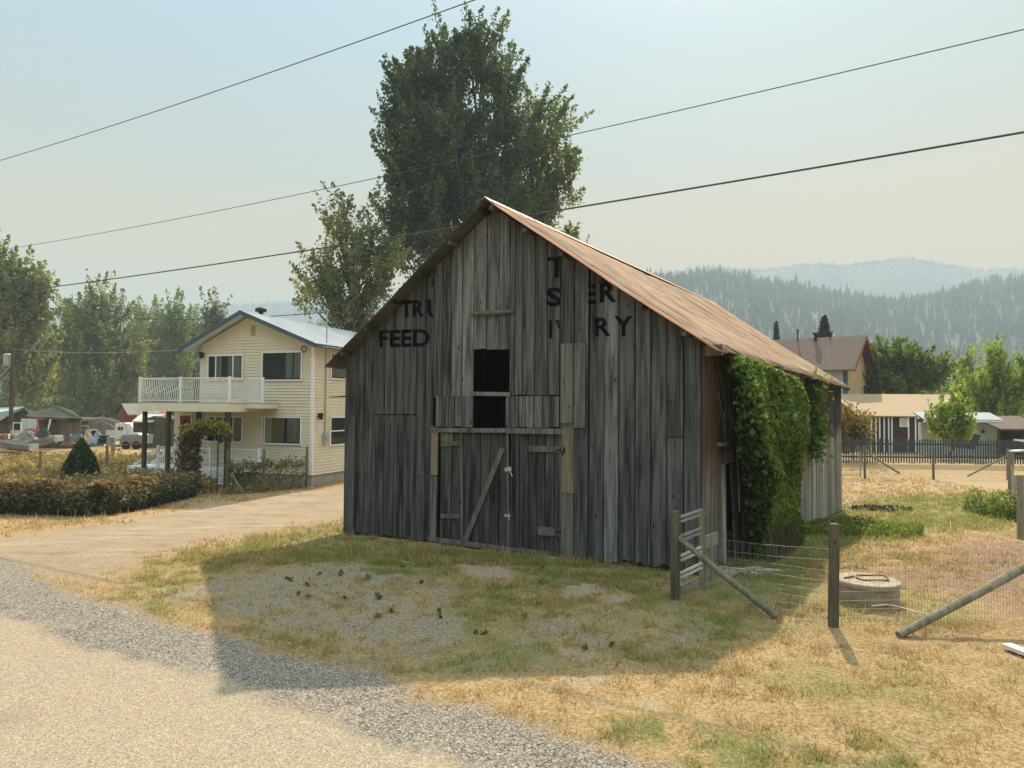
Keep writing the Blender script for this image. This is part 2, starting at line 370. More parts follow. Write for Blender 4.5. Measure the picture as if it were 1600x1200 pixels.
nrm = np.gradient(fine, axis=0); nrm /= np.linalg.norm(nrm, axis=1)[:, None]; nrm = np.stack([nrm[:, 1], -nrm[:, 0]], 1)
nrm[:] = np.array([-.48, -.877])   # the road runs off to the lower left of its edge
ws = np.array([0, .08, .18, .3, .45, .6, .8, 1, 1.3, 1.6, 1.9, 2.2, 2.35, 2.5, 2.65, 2.8, 3.2, 4, 5.5, 7.5]); jag = (vnoise(fine[:, 0], fine[:, 1], .22, 21)-.5)*.22+(vnoise(fine[:, 0], fine[:, 1], .9, 22)-.5)*.3
RV = fine[:, None, :] + nrm[:, None, :]*(ws[None, :, None] + (jag[:, None, None]*(1-np.clip(ws/2, 0, 1))[None, :, None]))
rz = gh(RV[..., 0], RV[..., 1]) + .012*sstep(0, .12, ws)[None, :] - .002
V = np.concatenate([RV, rz[..., None]], -1).reshape(-1, 3); a_, b_ = len(fine), len(ws); ii = np.arange(a_*b_).reshape(a_, b_)
rf = np.stack([ii[:-1, :-1], ii[:-1, 1:], ii[1:, 1:], ii[1:, :-1]], -1).reshape(-1, 4)
edge = np.tile(sstep(0, .9, ws), (a_, 1)) + (vnoise(RV[..., 0], RV[..., 1], .3, 30)-.5)*.5
sm = gp((0, 1118), (60, 1150), (110, 1172), (170, 1199)); smd = np.full(len(V), 1e9)
for (ax, ay), (bx, by) in zip(sm[:-1], sm[1:]):
    ex, ey = bx-ax, by-ay; t = ((V[:, 0]-ax)*ex+(V[:, 1]-ay)*ey)/(ex*ex+ey*ey); smd = np.minimum(smd, np.hypot(V[:, 0]-ax-ex*np.clip(t, -9, 9), V[:, 1]-ay-ey*np.clip(t, -9, 9)))
seam = (1-sstep(.03, .12, smd))*.35*sstep(.3, .6, vnoise(V[:, 0], V[:, 1], .3, 31))
road = np_mesh('road', V, 4, m, faces=rf, smooth=True, attrs={'edge': ('POINT', np.clip(edge, 0, 1).ravel()), 'seam': ('POINT', seam)})
tag(road, kind='structure')

# grass: short blades in tufts, straw and green, denser where the photo is green
def grass_blades(N, x0, x1, y0, y1, seed, hmin, hmax, wid):
    g = np.random.default_rng(seed)
    x = g.uniform(x0, x1, N*3); y = y0 + (y1-y0)*g.random(N*3)**1.35
    k = np.abs(x) < y*.80 + 1.5; x, y = x[k], y[k]
    a, d, gr, s, r_ = zones(x, y)
    sdr = poly_sd(x, y, road_edge + [(road_edge[-1][0]-200, road_edge[-1][1]-200), (road_edge[0][0]-200, road_edge[0][1]-100)])
    cl = vnoise(x, y, .22, 40)
    p = (1-a)**2*(1-d)**1.5*(1-.75*s)*(1-.8*r_)*(.25+.75*sstep(.25, .65, cl))*(.55+.45*np.clip(gr, 0, 1)); p[sdr > -.05] = 0
    # none inside the barn
    u = (x-3.54)*.828*-1+(y-13.3)*.56; v = (x-3.54)*.56+(y-13.3)*.828; p[(u > .05) & (u < 9.5) & (v > .1) & (v < 14.7)] = 0
    u = (x+8.97)*-.9455+(y-32)*.3256; v = (x+8.97)*.3256+(y-32)*.9455; p[(u > 0) & (u < 8) & (v > 0) & (v < 9)] = 0
    k = g.random(len(x)) < p; x, y, gr, cl = x[k][:N], y[k][:N], gr[k][:N], cl[k][:N]; n_ = len(x)
    nb = 4; X = np.repeat(x, nb)+g.normal(0, .02, n_*nb); Y = np.repeat(y, nb)+g.normal(0, .02, n_*nb); GRN = np.repeat(gr, nb); CL = np.repeat(cl, nb)
    h = g.uniform(hmin, hmax, n_*nb)*(.6+.9*CL)*(1+.35*np.clip(GRN, 0, 1)); az = g.uniform(0, 2*np.pi, n_*nb); ln = g.uniform(.2, 1.1, n_*nb)*h
    w = wid*g.uniform(.6, 1.3, n_*nb)*(1+Y/14)
    z = gh(X, Y)-.01; wx, wy = np.cos(az+1.57)*w, np.sin(az+1.57)*w
    tall = g.random(n_*nb) < .02; h = np.where(tall, h*2.4+.03, h)
    V = np.empty((n_*nb, 3, 3)); V[:, 0] = np.stack([X-wx, Y-wy, z], 1); V[:, 1] = np.stack([X+wx, Y+wy, z], 1)
    V[:, 2] = np.stack([X+np.cos(az)*ln, Y+np.sin(az)*ln, z+h], 1)
    tone = np.clip(np.where(g.random(n_*nb) < np.clip(GRN*.8+.04, 0, .93), .62+.38*g.random(n_*nb), .5*g.random(n_*nb)), 0, 1)
    return V.reshape(-1, 3), tone
gm, n, l, b = newmat('grass_blade', .8, .1)
c = ramp(n, l, attr(n, 'rnd'), [(0, (.27, .18, .085)), (.25, (.44, .32, .155)), (.5, (.56, .44, .235)), (.6, (.33, .31, .10)), (.8, (.21, .235, .07)), (1, (.34, .34, .11))])
l.new(c, b.inputs['Base Color'])
tl = n.new('ShaderNodeBsdfTranslucent'); kx = n.new('ShaderNodeMixShader'); kx.inputs[0].default_value = .5; l.new(c, tl.inputs[0])
l.new(b.outputs[0], kx.inputs[1]); l.new(tl.outputs[0], kx.inputs[2]); l.new(kx.outputs[0], n['Material Output'].inputs['Surface'])
V1, t1_ = grass_blades(64000, -11, 13, 4.3, 16, 1, .016, .06, .0035)
V2, t2_ = grass_blades(42000, -16, 22, 14, 40, 2, .03, .10, .005)
V = np.concatenate([V1, V2]); tt = np.concatenate([t1_, t2_])
gr_ = np_mesh('grass', V, 3, gm, attrs={'rnd': ('FACE', tt)}); tag(gr_, kind='stuff')

# loose stones on the shoulder, the road edge and the drive
g = np.random.default_rng(61); N = 16000; x = g.uniform(-12, 8, N); y = g.uniform(4.3, 17, N); a_, d_, gr2, s2, r2 = zones(x, y); sdr = poly_sd(x, y, road_edge + [(road_edge[-1][0]-200, road_edge[-1][1]-200), (road_edge[0][0]-200, road_edge[0][1]-100)])
k = g.random(N) < np.where(sdr > 0, np.exp(-sdr/.5)*.5, a_*.5+d_*.04)+.004; x, y = x[k], y[k]; n_ = len(x); r = (.004+.010*g.random(n_)**3)*(1+y/20)
z = gh(x, y)+r*.35; O = np.array([[1, 0, 0], [0, 1, 0], [-1, 0, 0], [0, -1, 0], [0, 0, .7], [0, 0, -.7]]); th = g.uniform(0, 6.28, n_)
V = np.stack([x, y, z], 1)[:, None, :]+r[:, None, None]*np.stack([O[:, 0]*np.cos(th)[:, None]-O[:, 1]*np.sin(th)[:, None], O[:, 0]*np.sin(th)[:, None]+O[:, 1]*np.cos(th)[:, None], np.repeat(O[None, :, 2], n_, 0)], -1)*g.uniform(.6, 1.2, (n_, 6, 1))
fo = np.array([(0, 1, 4), (1, 2, 4), (2, 3, 4), (3, 0, 4), (1, 0, 5), (2, 1, 5), (3, 2, 5), (0, 3, 5)]); fc = (np.arange(n_)[:, None, None]*6+fo[None]).reshape(-1, 3)
m, n, l, b = newmat('pebble', .9, .1); l.new(ramp(n, l, attr(n, 'rnd'), [(0, (.16, .145, .125)), (.6, (.33, .30, .26)), (1, (.52, .48, .42))]), b.inputs['Base Color'])
tag(np_mesh('loose_stones', V.reshape(-1, 3), 3, m, faces=fc, attrs={'rnd': ('FACE', np.repeat(g.random(n_), 8))}), kind='stuff')
# ------------------------------------------------------------------ the old barn
K = (3.54, 13.3); UL = (-.828, .5605); BK = (.5605, .828); WID, LEN = 9.56, 14.8
Fp = Plane(K, UL); Rp = Plane(K, BK)
barn = thing('barn', 'large weathered grey wooden barn with rusty metal roof and faded black lettering on its gable', 'barn', (-.42, 15.98, ghf(-.42, 15.98)))
W_GREY = woodmat('weathered_board', (.036, .036, .036), (.175, .176, .177), stain=.78)
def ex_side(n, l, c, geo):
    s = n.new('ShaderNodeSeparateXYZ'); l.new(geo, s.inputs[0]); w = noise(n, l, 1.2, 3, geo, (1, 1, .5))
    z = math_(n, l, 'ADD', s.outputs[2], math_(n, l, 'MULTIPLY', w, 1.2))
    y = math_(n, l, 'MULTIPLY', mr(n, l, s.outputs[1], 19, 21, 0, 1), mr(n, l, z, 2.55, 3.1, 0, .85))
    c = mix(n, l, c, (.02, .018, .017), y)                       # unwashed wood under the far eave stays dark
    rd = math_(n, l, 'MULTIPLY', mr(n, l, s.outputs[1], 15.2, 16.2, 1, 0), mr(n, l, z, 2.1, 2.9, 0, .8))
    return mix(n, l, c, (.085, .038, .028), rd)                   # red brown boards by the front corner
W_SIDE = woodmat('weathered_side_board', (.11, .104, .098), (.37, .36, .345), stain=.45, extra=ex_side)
W_DOOR = woodmat('door_board', (.03, .030, .029), (.125, .125, .122), stain=.9)
W_TRIM = woodmat('trim_board', (.06, .058, .054), (.19, .182, .168), stain=.5)
W_TAN = woodmat('bare_board', (.10, .085, .06), (.235, .20, .14), stain=.4)
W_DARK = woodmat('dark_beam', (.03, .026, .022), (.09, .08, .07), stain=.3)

def ez(s): return 4.45 - .06*s/WID                                 # eave height along the front
APEX_U = 4.78
def roof_z(u): return 7.62 - (7.62-4.42)*abs(u-APEX_U)/APEX_U      # underside of the roof over the front wall
def ground_f(u): p = Fp.pt(u, 0); return ghf(p.x, p.y)
def ground_r(u): p = Rp.pt(u, 0); return ghf(p.x, p.y)
def plank(mb, pl, ua, ub, zb, zt, out, th=.025, tone=.5, ragged=0., lean=0., gap=.006):
    """one board: polygon in the wall plane (sloped/ragged ends) pushed out by its thickness"""
    mb.cur = tone; ua += gap*rnd.random(); ub -= gap*rnd.random()+.019
    zt_ = zt if callable(zt) else (lambda u: zt)
    k = 3 if ragged else 1; bot = [(ua+(ub-ua)*i/k, (zb(ua) if callable(zb) else zb) + (rnd.uniform(0, ragged) if ragged else rnd.uniform(-.01, .01))) for i in range(k+1)]
    top = [(ub+lean, zt_(ub)), (ua+lean, zt_(ua))]
    if callable(zt) and ua < APEX_U < ub and pl is Fp: top = [(ub, zt_(ub)), (APEX_U, zt_(APEX_U)), (ua, zt_(ua))]
    o2 = out+rnd.uniform(-.005, .006)
    mb.prism([pl.pt(u, z, o2) for u, z in bot+top], pl.n*th)
def fu(px, py=700): return Fp.at(px, py)[0]
def fz(px, py): return Fp.at(px, py)[1]
def rake_top(u): return roof_z(u)-.03
# front wall boards, right edges measured in the photo
E = [541, 557, 571, 583, 602, 617, 632, 651, 666, 678, 691, 705, 722, 740, 760, 779, 796, 804, 816, 835, 855, 875, 897.5, 920, 943.5, 967, 992.5, 1017, 1042, 1068, 1094]
T = {705: .78, 722: .86, 740: .74, 760: .8, 779: .66, 796: .6, 804: .55, 816: .62, 835: .42, 855: .45, 875: .42, 897.5: .5, 920: .38, 943.5: .75, 967: .48, 992.5: .5, 1017: .42, 1042: .40, 1068: .36}
fw_ = MB()
zs_lintel = fz(780, 668)
for a, q in zip(E[:-1], E[1:]):
    ub, ua = fu(a, 600), fu(q, 600)
    if a == 541: ub = WID
    if q == 1094: ua = 0.
    tone = T.get(a, .34)+rnd.uniform(-.06, .06); o = 0.0
    gb = lambda u: ground_f(u)+.03
    if q <= 678:
        if 583 <= a < 651:
            zj = fz((a+q)/2, 648); plank(fw_, Fp, ua, ub, zj+.012, rake_top, o, tone=tone); plank(fw_, Fp, ua, ub, gb, zj-.01, o, tone=tone-.05, ragged=.06)
        else: plank(fw_, Fp, ua, ub, gb, rake_top, o, tone=tone, ragged=.07)
    elif q <= 740: plank(fw_, Fp, ua, ub, fz(a, 621), rake_top, o, tone=tone)
    elif q <= 796: plank(fw_, Fp, ua, ub, fz(a, 546), rake_top, o, tone=tone)
    elif q <= 875: plank(fw_, Fp, ua, ub, fz(a, 617), rake_top, o, tone=tone)
    elif q <= 898: plank(fw_, Fp, ua, ub, fz(a, 668), rake_top, o, tone=tone)
    else:
        if a == 1042:
            zj = fz(1055, 684); plank(fw_, Fp, ua, ub, zj+.01, rake_top, o, tone=tone); plank(fw_, Fp, ua, ub, gb, zj, o, tone=tone+.06, ragged=.1)
        else: plank(fw_, Fp, ua, ub, gb, rake_top, o, tone=tone, ragged=.12 if a > 960 else .05, lean=-.03 if a == 920 else 0)
# narrow boards beside the doors
plank(fw_, Fp, fu(672, 750), fu(678.5, 750), ground_f(7)+.05, fz(676, 665), .0, tone=.3)
# a strip behind the joints keeps the gaps dark
for z_ in ():
    fw_.cur = .1; fw_.prism([Fp.pt(.1, z_, -.02), Fp.pt(4.3 if z_ < 4 else 9, z_, -.02), Fp.pt(4.3 if z_ < 4 else 9, z_+.1, -.02), Fp.pt(.1, z_+.1, -.02)], -Fp.n*.05) if z_ == 4.1 or z_ < 1.3 else None
wall_front = fw_.build('front_wall', W_GREY, barn)
# band of short boards over the doors
mb = MB()
xs = [682, 692, 703, 712, 723, 741]; ys = (620, 668)
for a, q in zip(xs[:-1], xs[1:]): plank(mb, Fp, fu(q, 640), fu(a, 640), fz(a, 667+rnd.uniform(-1, 1)), fz(a, 619+rnd.uniform(-.8, .8)), .027, tone=rnd.uniform(.45, .7))
mb.build('short_board_band', W_GREY, barn); mb = MB()
xs = [791, 806, 812, 822, 835, 848, 861, 875]
for a, q in zip(xs[:-1], xs[1:]): plank(mb, Fp, fu(q, 640), fu(a, 640), fz(a, 668+rnd.uniform(-1, 1)), fz(a, 619+rnd.uniform(-.8, .8)), .027, tone=rnd.uniform(.5, .8))
mb.build('short_board_band', W_GREY, barn)
mb = MB()
plank(mb, Fp, fu(897, 600), fu(876, 600), fz(886, 661), fz(886, 537), .027, tone=.62); plank(mb, Fp, fu(916, 600), fu(897.5, 600), fz(905, 668), fz(905, 536), .027, tone=.58)
mb.build('patch_board', W_TRIM, barn)
mb = MB(); mb.cur = .7
def fbar(mb, x0, y0, x1, y1, wpx, out, th=.03, tone=.5):
    """board laid on the front wall between two photo points, width in photo pixels"""
    mb.cur = tone; a = Vector(Fp.at(x0, y0)); q = Vector(Fp.at(x1, y1)); d = (q-a).normalized(); nn = Vector((-d.y, d.x))*(wpx/2*.0145)
    mb.prism([Fp.pt(*p, out) for p in (a-nn, q-nn, q+nn, a+nn)], Fp.n*th)
fbar(mb, 738, 615, 799, 616, 6, .02, .05, .75); mb.build('opening_sill', W_TRIM, barn)
mb = MB(); mb.cur = .6; mb.tube([Fp.px(738, 491, .06), Fp.px(770, 489.5, .07), Fp.px(804, 487, .06)], [.045, .055, .045], 8); mb.build('hoist_pole', W_TRIM, barn, smooth=True)
mb = MB(); mb.cur = .6; mb.tube([Fp.px(557, 619, .03), Fp.px(530, 621, .35)], [.03, .012], 5); mb.build('bent_iron_bar', W_DARK, barn)
# doors
def door_leaf(x0, x1, yt, yb0, yb1, label, edges):
    d = MB(); d.cur = .5; es = edges
    for a, q in zip(es[:-1], es[1:]):
        t = (a-x0)/(x1-x0); plank(d, Fp, fu(q, 760), fu(a, 760), fz(a, yb0+(yb1-yb0)*t), fz(a, yt), -.045, th=.03, tone=rnd.uniform(.35, .6), gap=.004)
    o = d.build('barn_door', W_DOOR, barn, label=label); return o
dl = door_leaf(687, 795, 677, 845, 858, 'left barn door leaf with diagonal brace', [687, 704.5, 719, 734, 749, 764, 779, 793])
dr = door_leaf(795, 879, 677, 858, 868, 'right barn door leaf with strap hinges', [796, 810, 824, 838, 851, 865, 878])
def part(fn, name, mat, parent): mb = MB(); fn(mb); return mb.build(name, mat, parent)
part(lambda m: fbar(m, 786, 700, 727, 845, 9, -.012, .035, .55), 'diagonal_brace', W_TRIM, dl)
part(lambda m: fbar(m, 721, 676, 722, 846, 5, -.013, .025, .6), 'batten', W_TRIM, dl)
part(lambda m: fbar(m, 689, 695, 719, 692, 7, -.012, .03, .5), 'batten', W_TRIM, dl)
part(lambda m: fbar(m, 689, 806, 718, 807, 7, -.012, .04, .6), 'batten', W_TRIM, dl)
part(lambda m: fbar(m, 689, 683, 708, 683, 14, -.009, .02, .5), 'tan_patch', W_TAN, dl)
part(lambda m: fbar(m, 793, 677, 795, 858, 4, -.012, .02, .5), 'meeting_stile', W_TRIM, dl)
part(lambda m: fbar(m, 802, 677, 804, 858, 6, -.013, .018, .35), 'meeting_stile', W_DOOR, dr)
part(lambda m: fbar(m, 826, 701, 876, 702, 9, -.012, .03, .55), 'batten', W_TRIM, dr)
part(lambda m: fbar(m, 841, 829, 876, 832, 12, -.012, .03, .5), 'batten', W_TRIM, dr)
part(lambda m: fbar(m, 876, 677, 877, 866, 4, -.01, .022, .45), 'edge_stile', W_TRIM, dr)
IRON = plain('black_iron', (.02, .018, .016), .6, .3, 20, .3)
GALV = plain('galvanised_metal', (.42, .42, .40), .5, .2, 15, .4)
for yy in (703, 830):
    def hg(m, yy=yy):
        p = [Fp.px(866, yy, .025), Fp.px(880, yy-2, .025), Fp.px(880, yy+2, .025)]; m.prism(p, Fp.n*.012)
        m.tube([Fp.px(881, yy-5, .04), Fp.px(881, yy+5, .04)], .016, 6); m.prism([Fp.px(882, yy-5, .055), Fp.px(885, yy-4, .055), Fp.px(885, yy+4, .055), Fp.px(882, yy+5, .055)], Fp.n*.01)
    part(hg, 'strap_hinge', IRON, dr)
def lt(m):
    m.prism([Fp.px(789, 731, 0), Fp.px(799, 729, 0), Fp.px(800, 735, 0), Fp.px(790, 737, 0)], Fp.n*.02)
    m.tube([Fp.px(797, 733, .03), Fp.px(802, 744, .04)], .017, 6)
def lt2(m):
    m.prism([Fp.px(788, 803, 0), Fp.px(798, 804, 0), Fp.px(798, 808, 0), Fp.px(788, 807, 0)], Fp.n*.02); m.tube([Fp.px(797, 806, .03), Fp.px(797, 812, .03)], .02, 6)
part(lt, 'latch', GALV, dr); part(lt2, 'latch', GALV, dr)
# frame of the doorway
part(lambda m: fbar(m, 681, 668, 680, 742, 13, .01, .04, .7), 'door_post', W_TAN, barn)
part(lambda m: fbar(m, 679.5, 744, 677.5, 842, 13, .005, .04, .6), 'door_post', W_TRIM, barn)
part(lambda m: fbar(m, 889, 668, 889, 770, 19, .01, .045, .6), 'door_post', W_TAN, barn)
part(lambda m: fbar(m, 888, 771, 888, 877, 19, .02, .045, .55), 'door_post', W_TRIM, barn)
part(lambda m: (fbar(m, 676, 672, 792, 672.5, 7, .012, .05, .6), fbar(m, 793, 673, 880, 674, 8, .015, .045, .65)), 'lintel', W_TRIM, barn)
part(lambda m: (fbar(m, 671, 841, 815, 861, 7, .01, .05, .6), fbar(m, 813, 859, 879, 868.5, 6, .0, .045, .55)), 'door_sill', W_TRIM, barn)
# right side wall
def side_top(u): return 4.42-.35*u/LEN
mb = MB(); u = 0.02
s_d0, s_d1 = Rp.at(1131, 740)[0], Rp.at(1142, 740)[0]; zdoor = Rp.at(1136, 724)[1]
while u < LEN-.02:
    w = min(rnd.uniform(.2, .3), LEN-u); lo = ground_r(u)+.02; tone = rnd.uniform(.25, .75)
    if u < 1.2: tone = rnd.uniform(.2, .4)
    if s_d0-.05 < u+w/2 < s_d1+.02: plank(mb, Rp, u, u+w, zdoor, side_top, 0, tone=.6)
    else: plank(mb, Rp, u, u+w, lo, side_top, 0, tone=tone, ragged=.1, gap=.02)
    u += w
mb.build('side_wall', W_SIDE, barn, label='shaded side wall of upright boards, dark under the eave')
mb = MB()
def sboard(x0, y0, x1, y1, w, out, tone, th=.03):
    mb.cur = tone; a, q = Vector(Rp.at(x0, y0)), Vector(Rp.at(x1, y1))
    mb.prism([Rp.pt(a.x-w/2, a.y, out), Rp.pt(q.x-w/2, q.y, out), Rp.pt(q.x+w/2, q.y, out), Rp.pt(a.x+w/2, a.y, out)], Rp.n*th)
sboard(1136, 722, 1134, 642, .5, .03, .95); sboard(1153, 798, 1147, 655, .28, .06, .95); sboard(1164, 858, 1150, 690, .3, .035, .85)
sboard(1129, 900, 1127, 725, .18, .03, .95); sboard(1148, 870, 1141, 725, .25, .028, .35)
mb.build('side_board', W_SIDE, barn, label='pale loose boards by the side doorway')
mb = MB(); mb.cur = .8
mb.obox(Rp.px(1118, 697, .03), Rp.u*.3, Rp.n*.12, Vector((0, 0, .07))); mb.build('stub_shelf', W_TRIM, barn)
mb = MB(); mb.cur = .8
mb.obox(Rp.px(1261, 706, .03), Rp.u*.55, Rp.n*.14, Vector((0, 0, .16))); mb.build('stub_shelf', W_TRIM, barn)
# hidden walls close the dark inside
BL = Plane((K[0]+UL[0]*WID, K[1]+UL[1]*WID), BK); BB = Plane((K[0]+BK[0]*LEN, K[1]+BK[1]*LEN), UL)
mb = MB(); u = .03
while u < LEN-.03:
    w = min(rnd.uniform(.22, .3), LEN-u); p = BL.pt(u, 0); mb.cur = rnd.random()
    mb.prism([BL.pt(u, ghf(p.x, p.y), .0), BL.pt(u+w, ghf(p.x, p.y), .0), BL.pt(u+w, 4.4-.3*u/LEN, 0), BL.pt(u, 4.4-.3*u/LEN, 0)], BL.n*-.025); u += w
mb.build('side_wall', W_GREY, barn)
mb = MB(); u = .03
while u < WID-.03:
    w = min(rnd.uniform(.22, .3), WID-u); p = BB.pt(u, 0); mb.cur = rnd.random(); zt = lambda q: 7.2-3.15*abs(q-APEX_U)/APEX_U
    mb.prism([BB.pt(u, ghf(p.x, p.y), 0), BB.pt(u+w, ghf(p.x, p.y), 0), BB.pt(u+w, zt(u+w), 0), BB.pt(u, zt(u), 0)], BB.n*.025); u += w
mb.build('rear_wall', W_GREY, barn)
mb = MB(); mb.cur = .2; zf = fz(765, 619)
mb.prism([Fp.pt(.3, zf, -.1), Fp.pt(WID-.3, zf, -.1), Fp.pt(WID-.3, zf, -LEN+.3), Fp.pt(.3, zf, -LEN+.3)], Vector((0, 0, .05))); mb.build('light_stop_floor', W_DARK, barn)  # floor added inside to block stray light behind the openings
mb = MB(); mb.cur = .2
mb.prism([Fp.pt(.3, 0, -5), Fp.pt(WID-.3, 0, -5), Fp.pt(WID-.3, 4.3, -5), Fp.pt(APEX_U, 7.2, -5), Fp.pt(.3, 4.3, -5)], Fp.n*-.05); mb.build('light_stop_wall', W_DARK, barn)  # cross wall added inside so the openings stay black
# roof: two slopes of corrugated sheets over purlins
m, n, l, b = newmat('rusty_roofing', .85, .08, 0)
cc = noise(n, l, 1, 5, stretch=(1.5, 1.5, 1.5)); c2 = noise(n, l, .35, 4); r = attr(n, 'rnd'); ridge = attr(n, 'ridge')
c = ramp(n, l, cc, [(.28, (.18, .115, .075)), (.45, (.30, .205, .14)), (.6, (.375, .275, .20)), (.8, (.42, .35, .285))])
c = mix(n, l, c, ramp(n, l, r, [(0, (.75,)*3), (1, (1.15,)*3)]), 1., 'MULTIPLY')
c = mix(n, l, c, (.33, .13, .05), mr(n, l, c2, .55, .75, 0, .4)); c = mix(n, l, c, (.42, .15, .05), math_(n, l, 'MULTIPLY', mr(n, l, ridge, 0, 1, 0, 1), .6))
c = mix(n, l, c, (.36, .34, .31), mr(n, l, noise(n, l, 2.2, 4), .62, .75, 0, .6))
c = mix(n, l, c, mix(n, l, (.025, .03, .025), (.10, .11, .085), cc), mr(n, l, ridge, -.2, -.1, .85, 0))      # left slope: grey zinc, darkened to paint in the shade of its underside
l.new(c, b.inputs['Base Color']); RUST = m
def slope(sign, label):
    ns, nt = 1400, 13; ss = np.linspace(-.38, LEN+.4, ns); tt = np.linspace(0, 1, nt); S, Tt = np.meshgrid(ss, tt, indexing='ij')
    k = S/LEN; zr_ = 7.72-.36*k - .05*np.sin(np.pi*k) ; ze = (4.18 if sign > 0 else 4.12)-.40*k
    half = APEX_U+.42; uu = APEX_U - sign*half*Tt
    sheet = np.floor((S+.38)/.68); j = (np.sin(sheet*12.9898)*43758.5453) % 1
    Z = zr_+(ze-zr_)*Tt + (.011 if sign > 0 else .017)*np.sin(S/(.076 if sign > 0 else .1)*2*np.pi) + (j-.5)*.02 + (vnoise(S, Tt*6, 1.6, 50)-.5)*.05 - .035*np.sin(Tt*np.pi)
    row = (Tt > .52)*1.0; Z += row*(-.012)
    endz = (Tt == 1)*(j-.5)*.06; uu = uu - sign*endz
    X = K[0]+UL[0]*uu+BK[0]*S; Y = K[1]+UL[1]*uu+BK[1]*S
    V = np.stack([X, Y, Z], -1).reshape(-1, 3); ii = np.arange(ns*nt).reshape(ns, nt)
    f = np.stack([ii[:-1, :-1], ii[1:, :-1], ii[1:, 1:], ii[:-1, 1:]], -1).reshape(-1, 4)
    if sign < 0: f = f[:, ::-1]
    rid = np.exp(-((Tt-.0)/.06)**2)*.6 + np.exp(-((S+.38)/.35)**2)*.8
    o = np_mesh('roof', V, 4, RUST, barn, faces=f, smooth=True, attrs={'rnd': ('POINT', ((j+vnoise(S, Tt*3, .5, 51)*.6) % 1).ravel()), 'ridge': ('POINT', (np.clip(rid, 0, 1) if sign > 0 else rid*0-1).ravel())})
    md = o.modifiers.new('thick', 'SOLIDIFY'); md.thickness = .006; md.offset = -1
    o['label'] = label; return o
rf1 = slope(1, 'sunlit right roof slope of rusty corrugated sheets'); rf2 = slope(-1, 'left roof slope of corrugated sheets seen from below')
mb = MB(); mb.cur = .6
pr = [(-.42, 7.74), (LEN+.4, 7.36)]
mb.prism([Rp.pt(pr[0][0], pr[0][1], -APEX_U) - Vector(Rp.n)*0 + Fp.u*.16-Vector((0,0,.10)), Rp.pt(pr[0][0], pr[0][1]+.03, -APEX_U), Rp.pt(pr[0][0], pr[0][1], -APEX_U)-Fp.u*.16-Vector((0,0,.10)), Rp.pt(pr[0][0], pr[0][1]-.02, -APEX_U)],
         Rp.pt(pr[1][0], pr[1][1], 0)-Rp.pt(pr[0][0], pr[0][1], 0))
rm = plain('ridge_cap', (.16, .13, .11), .7, .3, 6, .2); mb.build('ridge_cap', rm, rf1)
for sign, rf in ((1, rf1), (-1, rf2)):
    for t in (.03, .2, .37, .54, .71, .88):
        mb = MB(); mb.cur = rnd.random(); a_ = []
        for s_ in (-.33-rnd.random()*.06, LEN+.3):
            k = s_/LEN; z_ = (7.72-.36*k)*(1-t)+((4.18 if sign > 0 else 4.12)-.40*k)*t-.12-.035*math.sin(t*math.pi); u_ = APEX_U-sign*(APEX_U+.42)*t
            a_.append(Vector((K[0]+UL[0]*u_+BK[0]*s_, K[1]+UL[1]*u_+BK[1]*s_, z_)))
        mb.beam(a_[0], a_[1], .10, .09); mb.build('purlin', W_DARK, rf)
for i in range(17):                                                # rafter tails along the sunny eave
    s_ = .35+i*.88; k = s_/LEN; mb = MB(); mb.cur = .6+rnd.random()*.3
    zt = 4.50-.38*k; mb.beam(Rp.pt(s_, zt+.02, -.3), Rp.pt(s_, zt-.33, .36), .06, .13); mb.build('rafter_tail', W_TRIM, rf1)
mb = MB(); mb.cur = .7; mb.obox(Rp.pt(.06, 4.08, .02), Rp.u*.06, Rp.n*.36, Vector((0, 0, .2))); mb.build('eave_bracket', W_TRIM, barn)
